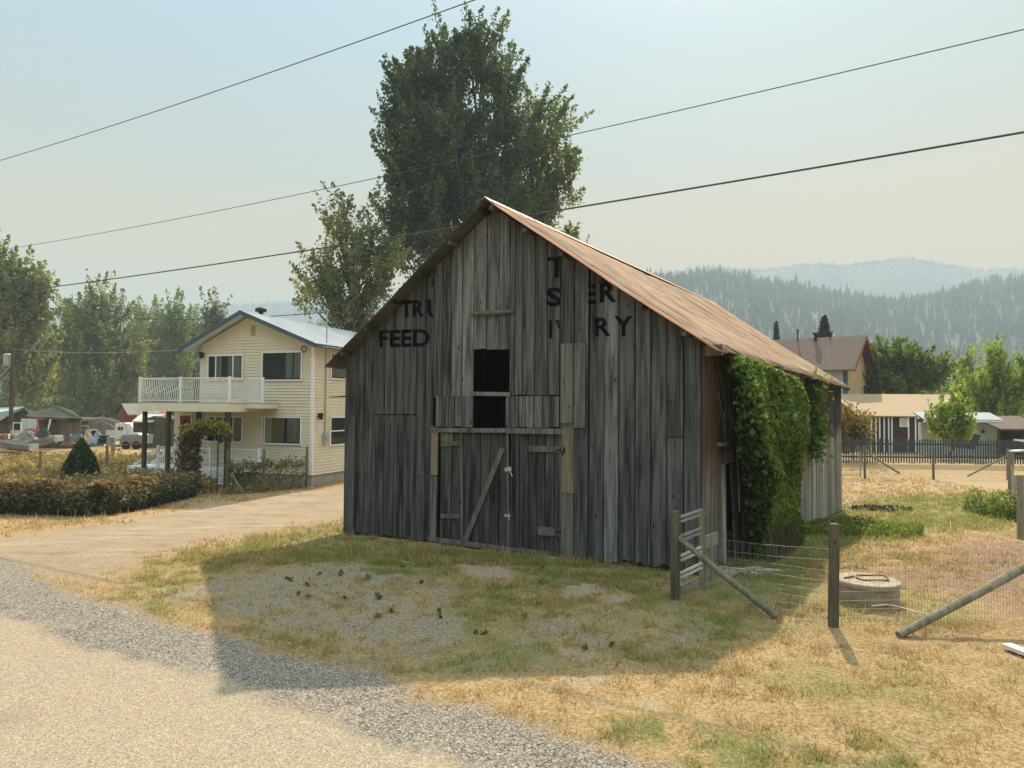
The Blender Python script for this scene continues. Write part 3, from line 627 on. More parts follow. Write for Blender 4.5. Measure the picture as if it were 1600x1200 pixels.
# lettering
BLACK = plain('faded_black_paint', (.005, .005, .006), 1, .6, 9, spec=0, bmp=.3)
bn, bl = BLACK.node_tree.nodes, BLACK.node_tree.links; tb = bn.new('ShaderNodeBsdfTransparent'); mx_ = bn.new('ShaderNodeMixShader')   # flaked where the grain has shed it
bl.new(mr(bn, bl, noise(bn, bl, 1, 5, stretch=(26, 26, 3), rough=.7), .54, .64, 0, .8), mx_.inputs[0]); bl.new(bn['Principled BSDF'].outputs[0], mx_.inputs[1]); bl.new(tb.outputs[0], mx_.inputs[2]); bl.new(mx_.outputs[0], bn['Material Output'].inputs['Surface'])
def letters(txt, x0, x1, yt0, yb0, yt1=None, yb1=None, clipl=None, clipr=None):
    yt1 = yt0 if yt1 is None else yt1; yb1 = yb0 if yb1 is None else yb1
    cu = bpy.data.curves.new('t', 'FONT'); cu.body = txt; cu.offset = .03; cu.extrude = 0; cu.resolution_u = 6
    o = bpy.data.objects.new('t', cu); me = bpy.data.meshes.new_from_object(o); bm = bmesh.new(); bm.from_mesh(me)
    xs = [v.co.x for v in bm.verts]; ys = [v.co.y for v in bm.verts]; xa, xb, ya, yb = min(xs), max(xs), min(ys), max(ys)
    A, B_ = Vector(Fp.at(x0, yb0)), Vector(Fp.at(x1, yb1)); Cc, D = Vector(Fp.at(x0, yt0)), Vector(Fp.at(x1, yt1))
    for v in bm.verts:
        s, t = (v.co.x-xa)/(xb-xa), (v.co.y-ya)/(yb-ya); q = (A*(1-s)+B_*s)*(1-t)+(Cc*(1-s)+D*s)*t; v.co = (q.x, q.y, 0)
    for cl, sg in ((clipl, 1), (clipr, -1)):
        if cl: bmesh.ops.bisect_plane(bm, geom=bm.verts[:]+bm.edges[:]+bm.faces[:], plane_co=(fu(cl, (yt0+yb0)/2), 0, 0), plane_no=(sg, 0, 0), clear_outer=True)
    for e in E:                                                    # follow the boards' slightly different faces
        bmesh.ops.bisect_plane(bm, geom=bm.verts[:]+bm.edges[:]+bm.faces[:], plane_co=(fu(e, 600), 0, 0), plane_no=(1, 0, 0))
    for v in bm.verts: v.co = Fp.pt(v.co.x, v.co.y, .034)-barn.location
    t_ = bpy.data.meshes.new('lettering'); bm.to_mesh(t_); bm.free(); bpy.data.objects.remove(o); t_.materials.append(BLACK); q_ = bpy.data.objects.new('lettering', t_); C.objects.link(q_); q_.parent = barn; q_['label'] = 'faded black painted '+(txt if len(txt) > 1 else 'letter '+txt)+(' cut off at a board edge' if clipl or clipr else '')
letters('FEED', 594, 672.5, 516.5, 543, 514, 541.5)
letters('TR', 627.5, 664, 469.5, 497, 469, 495)
letters('U', 669.5, 692, 468, 497, clipr=678)
letters('C', 675, 699, 429, 453, clipr=678.3)
letters('T', 857, 885, 402, 434, clipr=876)
letters('S', 855, 878, 449.5, 479, clipr=876.5)
letters('I', 859, 863.5, 500.5, 529); letters('V', 868.5, 895, 500.5, 529, clipr=876)
letters('E', 910, 933, 444, 475, clipl=920); letters('R', 938, 964, 442, 473, 442, 472)
letters('E', 904, 923, 498, 528, clipl=920.5); letters('R', 930.5, 955, 496.5, 526, 496, 525); letters('Y', 961, 989.5, 494, 525)
# rubble at the barn foot
STONE = plain('pale_stone', (.34, .33, .30), .9, .4, 6)
def rubble(name, label, cx, cy, n, rad, sz, group=None):
    mb = MB(); g = random.Random(int(cx*7))
    for i in range(n):
        x = cx+g.gauss(0, rad); y = cy+g.gauss(0, rad*.6); s = sz*g.uniform(.5, 1.3); z = ghf(x, y); mb.cur = g.random()
        v = [Vector((g.uniform(-.1, .1)+a*s, g.uniform(-.1, .1)*s+b_*s*.8, z+c_*s*.5)) + Vector((x, y, 0)) for c_ in (-.2, .7) for a, b_ in ((-.6, -.5), (.5, -.6), (.6, .5), (-.5, .6))]
        mb.add(v, [(3, 2, 1, 0), (4, 5, 6, 7), (0, 1, 5, 4), (1, 2, 6, 5), (2, 3, 7, 6), (3, 0, 4, 7)])
    return tag(mb.build(name, STONE, origin=(cx, cy, ghf(cx, cy))), label, 'rubble', kind='stuff')
p = G(1152, 893); rubble('stone_rubble', 'pale broken stones at the foot of the side doorway', p.x, p.y, 45, .28, .12)
p = G(1322, 790); rubble('stone_rubble', 'white stones at the far corner of the barn', p.x, p.y, 40, .45, .12)
# ------------------------------------------------------------------ the two storey house
HO = (-8.97, 32.0); Hp = Plane(HO, (-.9455, .3256)); Hs = Plane(HO, (.3256, .9455))
HG = ghf(*HO); HL = 9.2
house = thing('house', 'cream two storey house with pale metal roof, white balcony and blue grey gable trim', 'house', (HO[0], HO[1], HG))
CREAM = plain('cream_siding', (.62, .57, .44), .55, .06, 2, bmp=.05)
WHITE = plain('white_vinyl', (.74, .76, .76), .5, .05, 3, bmp=.03)
OFFW = plain('cream_trim', (.72, .66, .52), .6, .06, 3, bmp=.03)
BLUEG = plain('blue_grey_trim', (.055, .095, .125), .5, .1, 3, bmp=.03)
CONC = plain('concrete', (.30, .29, .27), .9, .2, 3, bmp=.3)
SOFF = plain('white_soffit', (.62, .62, .58), .7, .05, 3)
POSTW = woodmat('dark_post', (.045, .04, .025), (.13, .11, .07), stain=.3)
INNER = plain('dark_room', (.02, .022, .02), .9, .3, 1)  # near-black colour standing in for the dark of unlit interiors
CURT = plain('curtain', (.16, .165, .15), .9, .3, 1, stretch=(9, 9, .3), bmp=.3)
REDP = plain('red_door_paint', (.22, .02, .015), .5, .1, 4)
BLK = plain('black_fitting', (.02, .02, .022), .5, .2, 8)
m, n, l, b = newmat('window_glass', .03, .5)
gl = n.new('ShaderNodeBsdfGlossy'); gl.inputs['Roughness'].default_value = .03; gl.inputs['Color'].default_value = (.8, .85, .85, 1)
tr = n.new('ShaderNodeBsdfTransparent'); tr.inputs['Color'].default_value = (.78, .82, .8, 1); fr = n.new('ShaderNodeFresnel'); fr.inputs[0].default_value = 1.6; ms = n.new('ShaderNodeMixShader')
ms.inputs[0].default_value = .05; l.new(tr.outputs[0], ms.inputs[1]); l.new(gl.outputs[0], ms.inputs[2]); l.new(ms.outputs[0], n['Material Output'].inputs['Surface']); GLASS = m
m, n, l, b = newmat('pale_metal_roof', .45, .4, .15)
c = ramp(n, l, noise(n, l, .6, 3), [(.3, (.34, .39, .44)), (.7, (.46, .51, .56))]); l.new(c, b.inputs['Base Color']); MROOF = m

def siding(pl, u0, u1, z0, ztop, lap=.14, top=None, u0f=None, u1f=None):
    """overlapping weatherboards from u0 to u1; top(z)->(ua,ub) narrows them under a gable"""
    mb = MB(); z = z0
    while z < ztop-.01:
        z2 = min(z+lap, ztop); ra, rb = (u0, u1) if top is None else top(z); rc, rd = (u0, u1) if top is None else top(z2)
        ra, rc = max(u0, ra), max(u0, rc); rb, rd = min(u1, rb), min(u1, rd)
        if rb-ra < .05: break
        rd = max(rd, rc+.01)
        v = [pl.pt(ra, z, .0), pl.pt(rb, z, .0), pl.pt(rd, z2, .0), pl.pt(rc, z2, .0), pl.pt(ra, z, .038), pl.pt(rb, z, .038), pl.pt(rd, z2, .006), pl.pt(rc, z2, .006)]
        mb.cur = rnd.random()
        fs = [(4, 5, 6, 7), (0, 1, 5, 4), (3, 7, 6, 2), (0, 4, 7, 3), (1, 2, 6, 5)]; mb.add(v, fs); z = z2
    return mb
HpF = Plane((HO[0]+Hp.n.x*.55, HO[1]+Hp.n.y*.55), Hp.u)
ax_, az_ = HpF.at(375.5, 487); rx_, rz_ = HpF.at(488.8, 536.5); lx_, lz_ = HpF.at(280.6, 545.5)
sR = (az_-rz_)/(ax_-rx_); sL = (az_-lz_)/(lx_-ax_)
def h_rng(z):                        # extent of the wall under the gable at height z
    return (ax_-(az_-.18-z)/sR, ax_+(az_-.18-z)/sL)
uU = Hp.at(313, 575)[0]; uD = Hp.at(273, 650)[0]; zfl = 3.02; zb = Hp.at(489, 743)[1]
siding(Hp, 0, uD, zb, zfl).build('front_wall', CREAM, house, label='ground floor front wall')
siding(Hp, 0, uU, zfl, az_-.2, top=h_rng).build('front_wall', CREAM, house, label='upper front wall under the gable')
siding(Hs, 0, HL, zb, rz_-.02).build('side_wall', CREAM, house)
mb = MB(); P3 = Plane((HO[0]+Hs.u.x*HL, HO[1]+Hs.u.y*HL), Hp.u)
mb.prism([P3.pt(0, HG, -.0), P3.pt(uD, HG, 0), P3.pt(uD, 4.9, 0), P3.pt(ax_, az_-.3, 0), P3.pt(0, rz_-.05, 0)], P3.n*.1)
mb.prism([Hp.pt(uD, HG, -.02), Hp.pt(uD, zfl, -.02), Hp.pt(uD, zfl, -HL), Hp.pt(uD, HG, -HL)], Hp.u*-.1)
mb.prism([Hp.pt(uU, zfl, -.02), Hp.pt(uU, 5.3, -.02), Hp.pt(uU, 5.3, -HL), Hp.pt(uU, zfl, -HL)], Hp.u*-.1)
mb.prism([Hp.pt(uD, zfl, -.02), Hp.pt(uU, zfl, -.02), Hp.pt(uU, zfl, -HL), Hp.pt(uD, zfl, -HL)], Vector((0, 0, .06)))
mb.build('rear_wall', CREAM, house)
mb = MB(); mb.prism([Hp.pt(0.03, HG-.3, -.02), Hp.pt(uD-.03, HG-.3, -.02), Hp.pt(uD-.03, HG-.3, -HL+.1), Hp.pt(.03, HG-.3, -HL+.1)], Vector((0, 0, zb-HG+.3))); mb.build('foundation', CONC, house)
mb = MB(); mb.obox(Hp.pt(-.03, zb, -.08), Hp.u*.12, Hp.n*.12, Vector((0, 0, rz_-zb-.05))); mb.build('corner_trim', WHITE, house)
# roof
def roof_slope(x0, z0, x1, z1, s0, s1, name, mat, th=.05, label=None, ribs=True):
    mb = MB(); a = Vector(Hp.pt(x0, z0, .55-s0)); q = Vector(Hp.pt(x1, z1, .55-s0)); back = Hs.u*(s1-s0)
    up = (q-a).cross(back); up = up if up.z > 0 else -up; up.normalize()
    mb.prism([a, q, q+back, a+back], up*th); nn = int((s1-s0)/.3)
    if ribs:
        for i in range(nn+1):
            o = a+back*(i/nn)+up*th; mb.beam(o+up*.012, q+back*(i/nn)+up*(th+.012), .035, .03, up)
    o = mb.build(name, mat, house, label=label); return o, up
RL = HL+1.1
r1, upR = roof_slope(ax_, az_, rx_-.1, rz_-.1*sR, 0, RL, 'roof', MROOF, label='right slope of the pale metal roof')
r2, upL = roof_slope(ax_, az_, lx_+.05, lz_-.05*sL, 0, 3.2, 'roof', MROOF, label='front part of the left roof slope')
LX2, LZ2 = HpF.at(262, 574); LX2 += .35
r3, _ = roof_slope(ax_, az_, LX2+.9, az_-sL*(LX2+.9-ax_), 3.2, RL, 'roof', MROOF, label='left roof slope reaching lower over the porch')
def fascia(x0, z0, x1, z1, s, h, name='fascia'):
    mb = MB(); mb.prism([Hp.pt(x0, z0+.07, .55-s), Hp.pt(x1, z1+.07, .55-s), Hp.pt(x1, z1-h, .55-s), Hp.pt(x0, z0-h, .55-s)], Hp.n*.04); mb.build(name, BLUEG, house)
fascia(rx_-.1, rz_-.1*sR, ax_, az_, 0, .13); fascia(ax_, az_, lx_+.05, lz_-.05*sL, 0, .13)
fascia(lx_-.3, az_-sL*(lx_-.3-ax_), LX2+.9, az_-sL*(LX2+.9-ax_), 3.2, .13)
mb = MB(); a = Hp.pt(rx_-.1, rz_-.1*sR+.03, .55); mb.obox(a-Vector((0, 0, .16)), Hs.u*RL, Hp.u*-.05, Vector((0, 0, .18))); mb.build('gutter', BLUEG, house)
mb = MB()                                                              # soffits
mb.prism([Hp.pt(rx_, rz_-.06, .54), Hp.pt(ax_, az_-.06, .54), Hp.pt(ax_, az_-.06, .03), Hp.pt(rx_, rz_-.06, .03)], Vector((0, 0, -.02)))
mb.prism([Hp.pt(lx_, lz_-.06, .54), Hp.pt(ax_, az_-.06, .54), Hp.pt(ax_, az_-.06, -.4), Hp.pt(lx_, lz_-.06, -.4)], Vector((0, 0, -.02)))
mb.prism([Hp.pt(lx_-.2, az_-.1-sL*(lx_-.2-ax_), -2.6), Hp.pt(LX2+.9, az_-.1-sL*(LX2+.9-ax_), -2.6), Hp.pt(LX2+.9, az_-.1-sL*(LX2+.9-ax_), -8), Hp.pt(lx_-.2, az_-.1-sL*(lx_-.2-ax_), -8)], Vector((0, 0, -.02)))
mb.prism([Hs.pt(0, rz_-.08, .02), Hs.pt(HL, rz_-.08, .02), Hs.pt(HL, rz_-.08, .5), Hs.pt(0, rz_-.08, .5)], Vector((0, 0, -.02)))
mb.build('soffit', SOFF, house)
p = P(407.6, 489, 34.5); mb = MB(); mb.tube([p-Vector((0, 0, .2)), p+Vector((0, 0, .05)), p+Vector((0, 0, .06)), p+Vector((0, 0, .2)), p+Vector((0, 0, .27))], [.12, .12, .27, .27, .15], 14); mb.build('roof_vent', BLK, house, smooth=False)
# openings: frame, dark panel standing in for the unlit room, curtain, glass
def window(pl, x0, y0, x1, y1, mull=(), curt=(), label=None, hbar=None, tint=None):
    (ua, za), (ub, zb_) = pl.at(x0, y0), pl.at(x1, y1); u0, u1 = min(ua, ub), max(ua, ub); z0, z1 = min(za, zb_), max(za, zb_); fwd = .10; w = .055
    mb = MB()
    for a, q, c_, d in ((u0-w, u1+w, z0-w, z0), (u0-w, u1+w, z1, z1+w), (u0-w, u0, z0, z1), (u1, u1+w, z0, z1)): mb.obox(pl.pt(a, c_, 0), pl.u*(q-a), pl.n*fwd, Vector((0, 0, d-c_)))
    for mx in mull:
        um = pl.at(mx, (y0+y1)/2)[0]; mb.obox(pl.pt(um-.025, z0, .02), pl.u*.05, pl.n*(fwd-.02), Vector((0, 0, z1-z0)))
    if hbar: zh = pl.at((x0+x1)/2, hbar)[1]; mb.obox(pl.pt(u0, zh-.025, .02), pl.u*(u1-u0), pl.n*(fwd-.02), Vector((0, 0, .05)))
    wd = mb.build('window', WHITE, house, label=label)
    mb = MB(); mb.obox(pl.pt(u0, z0, .042), pl.u*(u1-u0), pl.n*.006, Vector((0, 0, z1-z0))); mb.build('window_backing', INNER, wd)
    if curt:
        for cx0, cx1 in curt:
            mb = MB(); a, q = sorted((pl.at(cx0, y0)[0], pl.at(cx1, y0)[0])); k = max(4, int((q-a)/.05))
            for i in range(k):
                u_, u2 = a+(q-a)*i/k, a+(q-a)*(i+1)/k; o1, o2 = (.056, .068) if i % 2 else (.068, .056)
                mb.quad(pl.pt(u_, z0+.06, o1), pl.pt(u2, z0+.06, o2), pl.pt(u2, z1-.03, o2), pl.pt(u_, z1-.03, o1))
            mb.build('curtain', CURT, wd)
    mb = MB(); g0 = pl.pt(u0, z0, .078); mb.quad(g0, pl.pt(u1, z0, .078), pl.pt(u1, z1, .078), pl.pt(u0, z1, .078)); mb.build('pane', GLASS, wd)
    return wd
window(Hp, 328, 557, 379.5, 592, (339, 366), ((340, 348), (358, 366), (367, 379)), 'upper sliding window of three panes behind the balcony rail')
window(Hp, 412.5, 552, 471.5, 593, (), ((448, 459), (461, 471)), 'wide upper window with pale curtains')
window(Hp, 326, 651.5, 379, 690, (338, 350, 366), ((340, 346),), 'ground floor sliding window partly behind the arbour')
window(Hp, 412.5, 652.5, 470.5, 693.5, (414.8,), ((417, 426), (450, 469)), 'wide ground floor window')
window(Hs, 516, 553, 537.5, 592, (), ((516, 537),), 'upper side window', 573)
window(Hs, 515, 653, 537, 693, (), (), 'lower side window', 673)
# door, vent, lamps, plaque, cable, meter
u0, z1 = Hp.at(283, 649); u1, _ = Hp.at(300, 649); zd = z1-2.05
mb = MB(); mb.obox(Hp.pt(u1, zd, .02), Hp.u*(u0-u1), Hp.n*.045, Vector((0, 0, 2.05))); dr_ = mb.build('door', REDP, house, label='red front door with an arched light')
mb = MB(); c0 = (u0+u1)/2; mb.prism([Hp.pt(c0-.22, zd+1.0, .061)]+[Hp.pt(c0-.22*math.cos(a), zd+1.55+.28*math.sin(a), .061) for a in np.linspace(0, math.pi, 9)]+[Hp.pt(c0+.22, zd+1.0, .061)], Hp.n*.01); mb.build('door_light', INNER, dr_)
mb = MB()
for a, q, c_, d in ((u1-.07, u1, zd, z1), (u0, u0+.07, zd, z1), (u1-.07, u0+.07, z1, z1+.07)): mb.obox(Hp.pt(a, c_, .02), Hp.u*(q-a), Hp.n*.06, Vector((0, 0, d-c_)))
mb.build('door_frame', OFFW, dr_)
(ua, za), (ub, zb_) = Hp.at(393.5, 509), Hp.at(399, 524.5); mb = MB(); mb.obox(Hp.pt(ub, zb_, .02), Hp.u*(ua-ub), Hp.n*.03, Vector((0, 0, za-zb_)))
for k in range(6): mb.obox(Hp.pt(ub+.02, zb_+.04+k*(za-zb_)/6.5, .05), Hp.u*(ua-ub-.04), Hp.n*.012, Vector((0, 0, .03)))
mb.build('gable_vent', plain('tan_vent', (.42, .3, .2), .7), house)
def lamp(pl, x, y, name='wall_lamp'):
    u, z = pl.at(x, y); mb = MB(); mb.tube([pl.pt(u, z+.16, .16), pl.pt(u, z+.1, .16), pl.pt(u, z-.12, .16), pl.pt(u, z-.17, .16)], [.02, .12, .085, .03], 8); mb.obox(pl.pt(u-.05, z-.1, .02), pl.u*.1, pl.n*.1, Vector((0, 0, .22))); mb.build(name, BLK, house)
lamp(Hp, 318, 555); lamp(Hp, 314, 650); lamp(Hs, 497, 650)
(ua, za), (ub, zb_) = Hp.at(308, 657), Hp.at(321, 662); mb = MB(); mb.obox(Hp.pt(ub, zb_, .02), Hp.u*(ua-ub), Hp.n*.02, Vector((0, 0, za-zb_))); mb.build('name_plaque', plain('brown_plaque', (.07, .02, .015), .6), house)
u, z = Hp.at(476, 545.5); mb = MB()
for k in range(3): mb.tube([Hp.pt(u+(.1+.02*k)*math.cos(a), z+(.12+.02*k)*math.sin(a), .05+.01*k) for a in np.linspace(0, 6.28, 15)], .008, 5)
mb.build('cable_coil', BLK, house)
GREYM = plain('grey_box', (.33, .34, .35), .5, .1, 4)
u, z = Hs.at(503, 685); u += .15; mb = MB(); mb.obox(Hs.pt(u-.16, z-.25, .02), Hs.u*.34, Hs.n*.12, Vector((0, 0, .5))); mb.tube([Hs.pt(u, z+.05, .14), Hs.pt(u, z+.05, .2)], .1, 14); me_ = mb.build('electric_meter', GREYM, house)
mb = MB(); zt = P(505, 486, 32.6).z; mb.tube([Hs.pt(u, z+.25, .07), Hs.pt(u, rz_+.0, .07), Hs.pt(u, zt, .07), Hs.pt(u, zt+.08, .1), Hs.pt(u, zt+.04, .16)], .03, 7); mb.build('service_mast', GREYM, house)
MAST = Hs.pt(u, zt-.02, .1)
# balcony on posts
outA, outB = 2.3, 1.2
PA = Plane((HO[0]+Hp.n.x*outA, HO[1]+Hp.n.y*outA), Hp.u); PB = Plane((HO[0]+Hp.n.x*outB, HO[1]+Hp.n.y*outB), Hp.u)
a0, a1 = PA.at(217, 630)[0], PA.at(357, 630)[0]; b1 = PB.at(409, 630)[0]; zt = PA.at(300, 629)[1]; zA = PA.at(300, 643)[1]; zB = PB.at(380, 638)[1]
mb = MB(); mb.prism([PA.pt(a1, zt-.05, 0), PA.pt(a0, zt-.05, 0), PA.pt(a0, zt-.05, -outA-1), PA.pt(a1, zt-.05, -outA+.03)], Vector((0, 0, .06)))
mb.prism([PB.pt(b1, zt-.05, 0), PB.pt(a1, zt-.05, 0), PB.pt(a1, zt-.05, -outB+.03), PB.pt(b1, zt-.05, -outB+.03)], Vector((0, 0, .06))); mb.build('balcony_floor', GREYM, house)
mb = MB()
mb.obox(PA.pt(a1, zA, 0), Hp.u*(a0-a1), Hp.n*.04, Vector((0, 0, zt-zA-.05))); mb.obox(PA.pt(a1, zA, 0), Hp.u*.04, Hp.n*(-outA), Vector((0, 0, zt-zA-.05)))
mb.obox(PB.pt(b1, zB, 0), Hp.u*(a1-b1), Hp.n*.04, Vector((0, 0, zt-zB-.05))); mb.obox(PB.pt(b1, zB, 0), Hp.u*.04, Hp.n*(-outB), Vector((0, 0, zt-zB-.05)))
mb.obox(PA.pt(a1+.06, zA+.1, -.05), Hp.u*(a0-a1-.06), Hp.n*(-outA), Vector((0, 0, .03)))
mb.build('balcony_rim', OFFW, house)
def rail(pa, pb, z0, h, nb, curved=True, endp=True, name='railing', label=None, slope=0):
    pa, pb = Vector(pa), Vector(pb); d = pb-pa; L = d.length; out = Vector((d.y, -d.x, 0)).normalized()
    if out.dot(CAM-pa) < 0: out = -out
    mb = MB(); up = Vector((0, 0, 1))
    mb.beam(pa+up*(h-.02), pb+up*(h-.02), .06, .05); mb.beam(pa+up*.09, pb+up*.09, .05, .04)
    for i in range(1, nb):
        o = pa+d*(i/nb)
        if curved: mb.tube([o+up*.1, o+up*.22+out*.07, o+up*.42+out*.085, o+up*(h-.35)+out*.0, o+up*(h-.03)], .0125, 4, cap=False)
        else: mb.tube([o+up*.1, o+up*(h-.03)], .009, 4, cap=False)
    r = mb.build(name, WHITE, house, label=label)
    for q in ((pb,) if endp == 'b' else (pa, pb) if endp else ()):
        m2 = MB(); m2.obox(q+Vector((-.05, -.05, 0)), Vector((.1, 0, 0)), Vector((0, .1, 0)), up*(h+.05)); m2.build('rail_post', WHITE, r)
    return r
hr = PA.at(300, 590)[1]-zt
am = PA.at(281, 600)[0]
rail(PA.pt(a0, zt, -.05), PA.pt(am, zt, -.05), 0, hr, 22, label='balcony railing left bay with bowed pickets'); rail(PA.pt(am, zt, -.05), PA.pt(a1, zt, -.05), 0, hr, 24, endp='b', label='balcony railing middle bay')
rail(PA.pt(a1, zt, -.05), PB.pt(a1, zt, -.2), 0, hr, 10, False, False); rail(PB.pt(a1, zt, -.05), PB.pt(b1, zt, -.05), 0, hr, 22, False, 'b', label='balcony railing right bay with thin straight bars')
rail(PA.pt(a0, zt, -.05), PA.pt(a0, zt, -outA-1), 0, hr, 24, True, None)
# porch posts and floor
zp = HG+.75
def post(px_, pl, y0, y1, w=.15, name='porch_post', mat=POSTW):
    u, z1_ = pl.at(px_, y0); z0_ = y1 if y1 < 20 else pl.at(px_, y1)[1]
    mb = MB(); mb.obox(pl.pt(u-w/2, z0_, -.25), pl.u*w, pl.n*w, Vector((0, 0, z1_-z0_))); mb.build(name, mat, house)
post(222, PA, 643, HG-.1); post(259, PA, 643, HG-.1); post(352.5, PA, 643, HG-.1, .18); post(306, PB, 640, zp); 
pu, pz = Hp.at(281.5, 572); mb = MB(); mb.obox(Hp.pt(pu+.3, zfl, -2.9), Hp.u*.14, Hp.n*.14, Vector((0, 0, pz-zfl+.3))); mb.build('porch_post', POSTW, house)
mb = MB(); q0 = Hp.at(245, 700)[0]; q1 = Hp.at(404, 700)[0]; mb.obox(Hp.pt(q1, zp-.15, .03), Hp.u*(q0-q1), Hp.n*1.7, Vector((0, 0, .15)))
for k in range(4): mb.obox(Hp.pt(q1, HG+.1+k*.13, 1.68), Hp.u*(q0-q1), Hp.n*.03, Vector((0, 0, .11)))
mb.build('porch_floor', WHITE, house)
PC = Plane((HO[0]+Hp.n.x*1.65, HO[1]+Hp.n.y*1.65), Hp.u)
c0, c1, c2, c3 = PC.at(404, 700)[0], PC.at(357, 700)[0], PC.at(329, 700)[0], PC.at(262, 700)[0]
rail(PC.pt(c0, zp, -.05), PC.pt(c1, zp, -.05), 0, .95, 15, label='porch railing right of the arbour'); rail(PC.pt(PC.at(328, 700)[0], zp, -.05), PC.pt(PC.at(305, 700)[0], zp, -.05), 0, .95, 8); rail(PC.pt(c3-.5, zp, -.05), PC.pt(c3+.6, zp, -.05), 0, .95, 9)
# stairs going down to the left with sloped rails
s0 = PC.at(246, 700)[0]
mb = MB()
for k in range(4): mb.obox(PC.pt(s0+.05+k*.28, HG, -.1), Hp.u*.28, Hp.n*-1.1, Vector((0, 0, zp-HG-.19*(k+1))))
mb.build('porch_stairs', WHITE, house)
for o_ in (-.1, -1.1):
    mb = MB(); a, q = PC.pt(s0, zp+.95, o_), PC.pt(s0+1.4, HG+.85, o_); mb.beam(a, q, .06, .05); mb.beam(a-Vector((0, 0, .8)), q-Vector((0, 0, .75)), .05, .04)
    for i in range(10):
        p = a.lerp(q, (i+.5)/10); mb.tube([p, p-Vector((0, 0, .4))+Hp.n*.05, p-Vector((0, 0, .78))], .012, 4)
    mb.obox(q-Vector((.05, .05, .9)), Vector((.1, 0, 0)), Vector((0, .1, 0)), Vector((0, 0, .95))); mb.build('stair_railing', WHITE, house)
# ------------------------------------------------------------------ trees, shrubs, vines
L_DARK = leafmat('cottonwood_leaf', (.034, .062, .052), (.078, .118, .088), (.15, .17, .09), .4)
L_GREEN = leafmat('cottonwood_green_leaf', (.05, .085, .05), (.12, .165, .08), (.22, .24, .10), .44)
L_GREY = leafmat('poplar_leaf', (.075, .105, .06), (.155, .195, .10), (.28, .29, .12), .44)
L_YEL = leafmat('maple_leaf', (.06, .10, .035), (.13, .185, .055), (.25, .28, .075), .42)
L_LIME = leafmat('young_leaf', (.13, .19, .05), (.24, .32, .085), (.38, .43, .12), .48)
L_VINE = leafmat('vine_leaf', (.038, .075, .02), (.10, .165, .038), (.23, .30, .075), .42)
L_HEDGE = leafmat('hedge_leaf', (.045, .06, .032), (.10, .125, .065), (.19, .20, .11), .25)
L_RUSTY = leafmat('autumn_leaf', (.12, .08, .055), (.23, .155, .09), (.42, .34, .14), .35)
L_CON = leafmat('conifer_needles', (.018, .045, .013), (.042, .095, .02), (.08, .15, .03), .2)
L_FIR = leafmat('fir_needles', (.012, .022, .016), (.022, .036, .024), None, .1)
L_WEED = leafmat('weed_leaf', (.06, .10, .03), (.14, .19, .05), (.25, .29, .08), .4)
BARK = plain('bark', (.085, .07, .055), .95, .35, 4, stretch=(6, 6, 1), bmp=.6)
DTWIG = plain('dark_vine_stem', (.11, .09, .06), .9, .35, 8)
TWIG = plain('dry_vine_stem', (.20, .15, .10), .9, .35, 8)

def leaf_quads(c, size, g, up=.25, elong=1.5):
    """rhombus leaves around centres c (N,3)"""
    N = len(c); d = g.normal(size=(N, 3)); d[:, 2] += up; d /= np.linalg.norm(d, axis=1)[:, None]
    e = g.normal(size=(N, 3)); e -= d*(e*d).sum(1)[:, None]; e /= np.linalg.norm(e, axis=1)[:, None]
    s = size*g.uniform(.6, 1.35, N)[:, None]; V = np.empty((N, 4, 3))
    V[:, 0] = c-d*s*elong/2; V[:, 1] = c+e*s/2; V[:, 2] = c+d*s*elong/2; V[:, 3] = c-e*s/2
    return V.reshape(-1, 3)
def crown_pts(lobes, n_clump, per, g, cs, up=1.6, spray=.55):
    """clumps of leaves inside ellipsoid lobes; each clump is a small upswept spray. returns leaf centres, tone, clump centres"""
    vol = np.array([l[3]*l[4]*l[5] for l in lobes])**.8; pr = vol/vol.sum(); out = []; tone = []; cc = []
    for k, L in enumerate(lobes):
        m_ = int(n_clump*pr[k])+1; d = g.normal(size=(m_, 3)); d /= np.linalg.norm(d, axis=1)[:, None]
        r = g.random(m_)**(1/2.2)*g.uniform(.8, 1.16, m_)
        p = np.array(L[:3])+d*r[:, None]*np.array(L[3:6]); cc.append(p)
        for q, rr in zip(p, r):
            n_ = int(per*g.uniform(.5, 1.4)); t = g.random(n_)
            ax = np.array([q[0]-L[0], q[1]-L[1], 0])/max(L[3], .1)*spray; ax[2] = up*.5; ax /= np.linalg.norm(ax)
            ln = cs*g.uniform(1.4, 4.6)
            pp = q + ax*(t[:, None]-.3)*ln + g.normal(size=(n_, 3))*cs*.36*(1.15-t[:, None]*.95)
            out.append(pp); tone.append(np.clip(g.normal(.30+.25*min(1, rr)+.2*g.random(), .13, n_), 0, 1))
    return np.concatenate(out), np.concatenate(tone), np.concatenate(cc)
